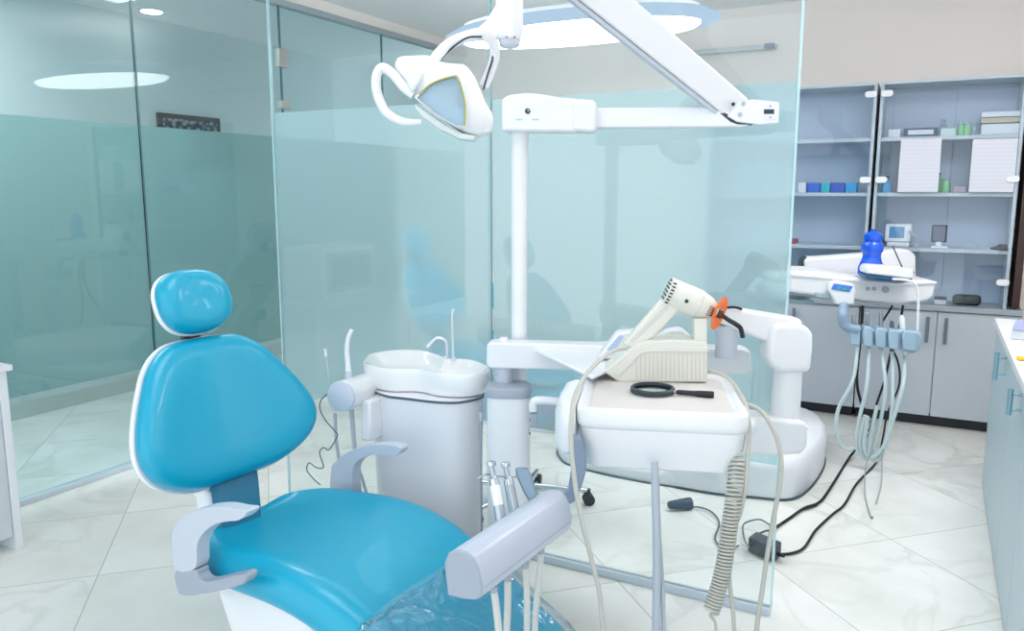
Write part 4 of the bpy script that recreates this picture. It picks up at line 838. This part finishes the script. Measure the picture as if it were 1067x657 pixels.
b = B(); tube(b, [V((sx-.10, sy, .48)), V((sx-.19, sy-.02, .56)), V((sx-.16, sy+.02, .60)), V((sx-.02, sy+.08, .60)), V((sx+.16, sy+.1, .60))], .02, 12); obj('arm_support', b, LAV, so)
# grey instrument arm just left of the tray
f7, e7, n7 = vplane(P(570, 425, 2.4), 26)
b = B(); tube(b, [f7(*p) for p in ((556, 428), (556, 420), (562, 417), (590, 419), (625, 421))], .0135, 14); obj('side_arm', b, WHITE, uc)
b = B(); prism(b, [f7(*p)-n7*.012 for p in ((562, 420), (606, 422), (606, 433), (563, 433))], n7*.02); obj('side_arm_pad', b, GREY, uc, bev=.003)
b = B(); prism(b, [f7(*p)-n7*.012 for p in ((552.5, 430), (560, 430), (560, 443), (552.5, 443))], n7*.024); obj('side_arm_end', b, GREY, uc, bev=.003)
# ------------------------------------------------------------------ second dental chair in the far room with its floor box
ch2 = make_chair((-2.4, 4.5, 0), -4, 'second dental chair, a blurred blue shape behind the frosted glass')
fb = thing('floor_box', 'large low white floor box with rounded corners behind the glass screen', 'dental floor box', (-1.0, 4.0, 0))
fp = [W(*p, Z=0) for p in ((700, 507), (735, 514), (782, 519), (824, 521.5), (843, 508), (857, 486))]
poly = [(fp[0].x-.08, fp[0].y+.03), (fp[1].x, fp[1].y), (fp[2].x, fp[2].y), (fp[3].x, fp[3].y), (fp[4].x+.01, fp[4].y), (fp[5].x+.01, fp[5].y), (-.47, 4.62), (-.62, 4.86), (-1.1, 4.9), (-1.5, 4.6), (-1.45, 4.05)]
pc = cspline(poly, 5)
b = B(); slab(b, I4, pc, 0, 0, top=[(.008, .012), (.012, .004), (.15, .0), (.185, .012), (.2, .04)]); obj('cover', b, WHITE2, fb, angle=60)
b = B(); slab(b, I4, pc, 0, 0, top=[(0, -.003), (.007, -.003)]); obj('floor_gasket', b, mat('gasket_dark', rgb(74, 92, 98), .5), fb)
pl2 = [W(*p, Z=0) for p in ((585, 480), (600, 487), (640, 497), (690, 506), (730, 511), (757, 512.5))]
poly2 = [(p.x, p.y) for p in pl2]+[(-.86, 3.92), (-1.2, 4.2), (-1.75, 4.2), (-1.82, 4.0)]
fpt = thing('base_plate', 'low white floor plate with a dark edge line, left of the floor box', 'floor plate', (-1.5, 4, 0))
b = B(); slab(b, I4, cspline(poly2, 4), 0, 0, top=[(.006, .006), (.05, .0), (.075, .02)]); obj('cover', b, WHITE2, fpt, angle=60)
b = B(); slab(b, I4, cspline(poly2, 4), 0, 0, top=[(0, -.003), (.008, -.003)]); obj('edge_gasket', b, mat('gasket_grey', rgb(90, 112, 118), .5), fpt)
# ------------------------------------------------------------------ second delivery unit
u2 = thing('delivery_unit', 'white delivery unit with a blue key panel and hanging hoses in the far room', 'dental unit', (-.35, 4.3, .8))
D2 = 4.25; g1, ge, gn = vplane(P(900, 300, D2), 22)
b = B(); prism(b, [g1(*p) for p in ((822, 282), (855, 283), (905, 291), (976, 292.5), (973, 309), (966, 314), (935, 316.5), (868, 310), (822, 304))], gn*.34); obj('tray_body', b, WHITE2, u2, bev=.014, seg=3)
b = B(); prism(b, [g1(*p)-gn*.01 for p in ((822, 283), (862, 286), (905, 291.5), (936, 293.5), (976, 293), (976, 296), (936, 297.5), (822, 287.5))], gn*.36); obj('tray_rim', b, WHITE, u2, bev=.006)
b = B(); prism(b, [g1(*p)-gn*.05 for p in ((862, 293), (868, 291), (886, 294), (889, 300), (887, 316), (869, 316), (861, 301))], gn*.06); kp = obj('key_panel', b, WHITE, u2, bev=.01, seg=3)
b = B(); prism(b, [g1(*p)-gn*.053 for p in ((866, 294), (885.5, 297), (882, 303), (863, 300))], gn*.004); obj('blue_keys', b, mat('key_panel_blue', rgb(70, 130, 220), .3), kp)
b = B(); prism(b, [g1(*p)-gn*.056 for p in ((870, 297.5), (873, 298), (872, 300), (869, 299.6))], gn*.003); prism(b, [g1(*p)-gn*.056 for p in ((875, 298.4), (879, 299), (878, 301), (874, 300.4))], gn*.003); obj('key_buttons', b, mat('key_green', rgb(70, 190, 150), .4), kp)
for px, r in ((904, .010), (910.5, .010), (922.5, .018)):
    b = B(); q = g1(px, 300.5+(px > 920)); cyl(b, q, q-gn*.01, r, seg=18); obj('knob', b, GREY, u2)
b = B(); prism(b, [g1(*p)-gn*.02 for p in ((849, 304), (871, 306), (871, 311.5), (849, 309))], gn*.02); obj('handle', b, mat('sage_handle', rgb(160, 184, 186), .4), u2, bev=.004)
b = B(); prism(b, [g1(*p)+gn*.04 for p in ((824, 313), (850, 314), (850, 318), (824, 317))], gn*.2); obj('under_shelf', b, mat('sage_shelf', rgb(126, 150, 156), .4), u2, bev=.003)
# spring arm behind the tray
g2, ge2, gn2 = vplane(P(900, 275, D2+.35), 22)
b = B(); prism(b, [g2(*p) for p in ((838, 272), (842, 268), (850, 268), (905, 264), (935, 259.5), (948, 260), (955, 266), (955, 290), (900, 288), (840, 283))], gn2*.12); obj('spring_arm', b, WHITE2, u2, bev=.02, seg=3)
b = B(); prism(b, [g2(*p)+gn2*.02 for p in ((835, 284), (836, 271), (842, 267), (843, 284))], gn2*.08); obj('arm_boot', b, BLK2, u2, bev=.008)
# holder with ridges
g3, ge3, gn3 = vplane(P(920, 350, D2-.12), 14)
b = B(); q = g1(878, 316); tube(b, [q-gn*.02, g3(878, 326), g3(879, 336), g3(884, 341), g3(895, 343)], [.024, .024, .026, .024, .024], 14); obj('holder_post', b, mat('slate_blue_plastic', rgb(140, 162, 186), .4), u2)
HB = mat('holder_blue_grey', rgb(160, 186, 206), .38, coat=.1)
for k in range(5):
    x0 = 884.5+k*13.4+(1.5 if k == 4 else 0); x1 = x0+(11.6 if k < 4 else 15); dy = k*1.5
    b = B(); prism(b, [g3(*p)-gn3*.01 for p in ((x0, 344+dy), (x0+2.5, 338+dy), (x1-.5, 339.5+dy), (x1, 346+dy), (x1-.3, 360+dy), (x0+1, 358+dy))], gn3*.10); obj('holder_block', b, HB, u2, bev=.008, seg=3)
b = B(); prism(b, [g3(*p)+gn3*.03 for p in ((886, 343), (952, 345), (961, 347), (963.5, 355), (960, 367), (952, 370), (940, 366), (886, 356))], gn3*.09); obj('holder_beam', b, HB, u2, bev=.012, seg=3)
# tools in that holder with looping hoses
loops = [((891, 334), (895, 362), (888, 395), (873, 425), (871, 450), (880, 466), (893, 463), (903, 448)),
         ((905, 331), (907, 364), (902, 400), (893, 440), (891, 462), (899, 474), (908, 466), (914, 440)),
         ((920, 330), (920, 366), (921, 400), (915, 440), (907, 468), (900, 475), (895, 460), (900, 430)),
         ((932, 340), (932, 368), (928, 410), (925, 440), (917, 470), (908, 476), (903, 462), (912, 420)),
         ((943, 336), (946, 372), (938, 400), (926, 440), (917, 463), (906, 472), (898, 462), (902, 430))]
labs = ['first', 'second', 'third', 'fourth', 'last']
for k, lp_ in enumerate(loops):
    t = thing('hanging_handpiece', 'far-room handpiece with a looping pale hose, %s from the left in the pale blue holder' % labs[k], 'handpiece', tuple(g3(*lp_[1])), group='handpieces in the far-room holder')
    w = [g3(*p)+gn3*(.035+.008*k if i < 2 else -.02-.01*k) for i, p in enumerate(lp_)]
    b = B(); tube(b, [w[0]+V((0, 0, .02)), w[0], w[1]], [.007, .011, .011] if k != 4 else [.010, .016, .014], 12); obj('grip', b, (STEEL, STEEL, STEEL, DGREY, WHITE)[k], t)
    b = B(); tube(b, w[1:], .0095, 10); obj('hose', b, mat('pale_aqua_hose', rgb(196, 212, 216), .45) if k == 0 else bpy.data.materials['pale_aqua_hose'], t)
# black cables behind the hoses
def cord2(name, pts, r, m, label, cat='cable', group=None):
    b = B(); tube(b, [P(*p) if len(p) == 3 else W(*p, Z=.008) for p in pts], r, 8); return tag(obj(name, b, m), label, cat, group)
cord2('power_cable', [(899, 318, 4.35), (897, 350, 4.35), (893, 400, 4.4), (905, 440, 4.4)], .008, RUB, 'straight black cable hanging behind the far-room handpieces', group=None)
cord2('power_cable', [(941, 318, 4.4), (936, 345, 4.4), (928, 368, 4.42), (922, 395, 4.5), (912, 425, 4.62), (905, 450, 4.6), (890, 470, 4.35), (884, 478), (862, 513), (852, 524), (838, 529), (822, 540), (810, 548)], .0065, RUB, 'black cable from the far-room unit to the adapter, upper of two on the floor')
cord2('power_cable', [(930, 318, 4.4), (917, 345, 4.4), (934, 372, 4.45), (937, 400, 4.55), (925, 430, 4.7), (920, 455, 4.5), (914, 480), (893, 503), (880, 525), (868, 535), (850, 552), (838, 570), (825, 576), (812, 577)], .0055, RUB, 'black cable curving across the floor to the right side of the adapter')
cord2('thin_hose', [(921, 462, 4.2), (919, 480, 4.05), (918, 505, 3.85), (911, 530, 3.72), (908, 539), (902, 520, 3.8), (901, 505, 3.87), (903, 482, 4.1), (912, 465, 4.2)], .004, mat('grey_green_hose', rgb(150, 162, 164), .5), 'thin grey hose loop reaching down to the floor under the far-room unit', 'hose')
# bottle and white tool on that tray
q = g1(912, 291)+gn*.08
bb = thing('drinks_bottle', 'bright blue plastic bottle standing on the far-room tray', 'bottle', tuple(q)); q.z += .012
hh = P(912, 240, (q-O3).dot(_F)).z-q.z
b = B(); lathe(b, q, (0, 0, 1), [(0, .058), (.01, .068), (hh*.20, .066), (hh*.36, .050), (hh*.44, .046), (hh*.50, .047), (hh*.56, .056), (hh*.68, .057), (hh*.74, .050), (hh*.78, .042), (hh*.80, .042)], 30); obj('body', b, BLUEB, bb)
b = B(); lathe(b, q+V((0, 0, hh*.80)), (0, 0, 1), [(0, .047), (hh*.03, .048), (hh*.12, .046), (hh*.16, .034), (hh*.18, .017), (hh*.24, .015)], 26); obj('lid', b, BLUEB, bb)
g4, ge4, gn4 = vplane(P(925, 285, 4.12), 22)
wt = thing('curing_lamp_holder', 'white rounded device with a dark blue underside in front of the blue bottle', 'dental device', tuple(g4(925, 290)))
b = B(); prism(b, [g4(*p) for p in ((903, 279), (906, 276), (925, 277), (950, 280), (953, 284), (951, 291), (903, 285))], gn4*.12); obj('housing', b, WHITE, wt, bev=.012, seg=3)
b = B(); prism(b, [g4(*p)+gn4*.004 for p in ((902, 286), (950, 291), (951, 294), (930, 293.5), (903, 290))], gn4*.11); obj('underside', b, mat('petrol_plastic', rgb(0, 78, 120), .35), wt, bev=.004)
b = B(); prism(b, [g4(*p)+gn4*.02 for p in ((947, 283), (951, 281), (955, 284), (952, 288), (952, 294), (946, 293))], gn4*.06); obj('dark_clip', b, BLK2, wt, bev=.003)
b = B(); tube(b, [g4(*p)-gn4*.01 for p in ((929, 290.5), (940, 291), (949, 293), (955, 300), (956, 320), (955, 345), (954, 355))], [.007]*7, 8); obj('cord', b, WHITE, wt)
b = B(); tube(b, [g4(930, 256), g4(940, 278)], .004, 8, False); tag(obj('probe_rod', b, DGREY), 'thin dark rod leaning against the arm right of the blue bottle', 'rod')
# ------------------------------------------------------------------ things on the floor behind the glass
q = W(795, 583, Z=0); af = frame((q.x, q.y, .004), -33)
ad = thing('power_adapter', 'black power adapter block lying on the floor by the glass edge', 'power adapter', (q.x, q.y, 0))
p0 = W(779, 574, Z=.004); p1 = W(806, 586, Z=.004); p2 = W(814, 579, Z=.004)
ex = (p1-p0); ey = (p2-p1); ey = ey.normalized()*.075
b = B(); prism(b, [p0, p1, p1+ey, p0+ey], (0, 0, .062)); obj('housing', b, BLK2, ad, bev=.005, seg=3)
b = B(); q = p1+ey*.5+V((0, 0, .025)); cyl(b, q, q+ex.normalized()*.03, .009, .006); obj('plug', b, BLK, ad)
b = B(); tube(b, [W(*p, Z=.01) for p in ((770, 568), (762, 571), (750, 568), (745, 560), (749, 548), (748, 540), (740, 532), (728, 528), (720, 528))], .004, 8); tag(obj('thin_cable', b, mat('dark_green_cable', rgb(84, 104, 108), .5)), 'thin dark cable winding from the black plug to the adapter', 'cable')
b = B(); tube(b, [P(781, 571, 3.05), W(776, 562, Z=.02), W(774, 548, Z=.03), W(780, 543, Z=.03), W(792, 541, Z=.02), W(803, 547, Z=.012), W(808, 549, Z=.01)], .004, 8); tag(obj('thin_cable', b, bpy.data.materials['dark_green_cable']), 'thin cable looping up from the adapter to the thicker black cables', 'cable')
b = B(); tube(b, [W(783, 568, Z=.06), W(788, 558, Z=.05), W(797, 553, Z=.02), W(806, 551, Z=.01), W(820, 541, Z=.01), W(835, 531, Z=.01), W(851, 526, Z=.01)], .0045, 8); tag(obj('thin_cable', b, RUB), 'thin black cable leaving the adapter next to the thick cables', 'cable')
q0 = W(697, 526, Z=.028); q1 = W(720, 524, Z=.028); dq = (q1-q0).normalized(); lq = (q1-q0).length
cn = thing('cable_plug', 'dark blue-grey conical plug lying on the floor under the tray, behind the glass', 'plug', tuple(q0))
b = B(); lathe(b, q0, dq, [(0, .016), (.008, .019), (lq*.9, .028), (lq, .027)], 24); obj('body', b, mat('blue_black_plastic', rgb(38, 66, 92), .4), cn)
b = B(); lathe(b, q0, dq, [(-.004, .013), (.003, .0185)], 20); obj('collar', b, BLK2, cn)
# ------------------------------------------------------------------ light
w = bpy.data.worlds.new('daylight'); SC.world = w; w.use_nodes = True
bg = w.node_tree.nodes['Background']; bg.inputs[0].default_value = (.86, .94, 1, 1); bg.inputs[1].default_value = 1.95
def added_panel(x, y, sx, sy, power, label, col=(1, 1, 1)):  # luminous panels added out of view to brighten the rooms and corridor
    t = thing('added_fill_light', label, 'ceiling light', (x, y, CZ-.03))
    b = B(); box(b, (x-sx/2-.02, y-sy/2-.02, CZ-.022), (x+sx/2+.02, y+sy/2+.02, CZ-.001)); obj('frame', b, WHITE, t, bev=.003)
    b = B(); box(b, (x-sx/2, y-sy/2, CZ-.027), (x+sx/2, y+sy/2, CZ-.0225)); obj('diffuser', b, emis('fill_glow_%d' % int(x*10+y*100), (*col, 1), power), t)
added_panel(-1.3, 1.55, 1.0, 1.0, 4.6, 'large ceiling light panel above the foot of the dental chair')
added_panel(.3, 1.45, .6, 1.0, 4.6, 'long ceiling light panel above the right-hand counter')
added_panel(-2.9, 3.3, .6, .6, 13, 'square ceiling light panel over the second dental chair')
added_panel(.35, 3.6, .8, 1.1, 13, 'ceiling light panel in front of the far-room glass cabinets')
added_panel(-4.45, 2.05, .6, 1.3, 15, 'corridor ceiling light panel behind the left glass')
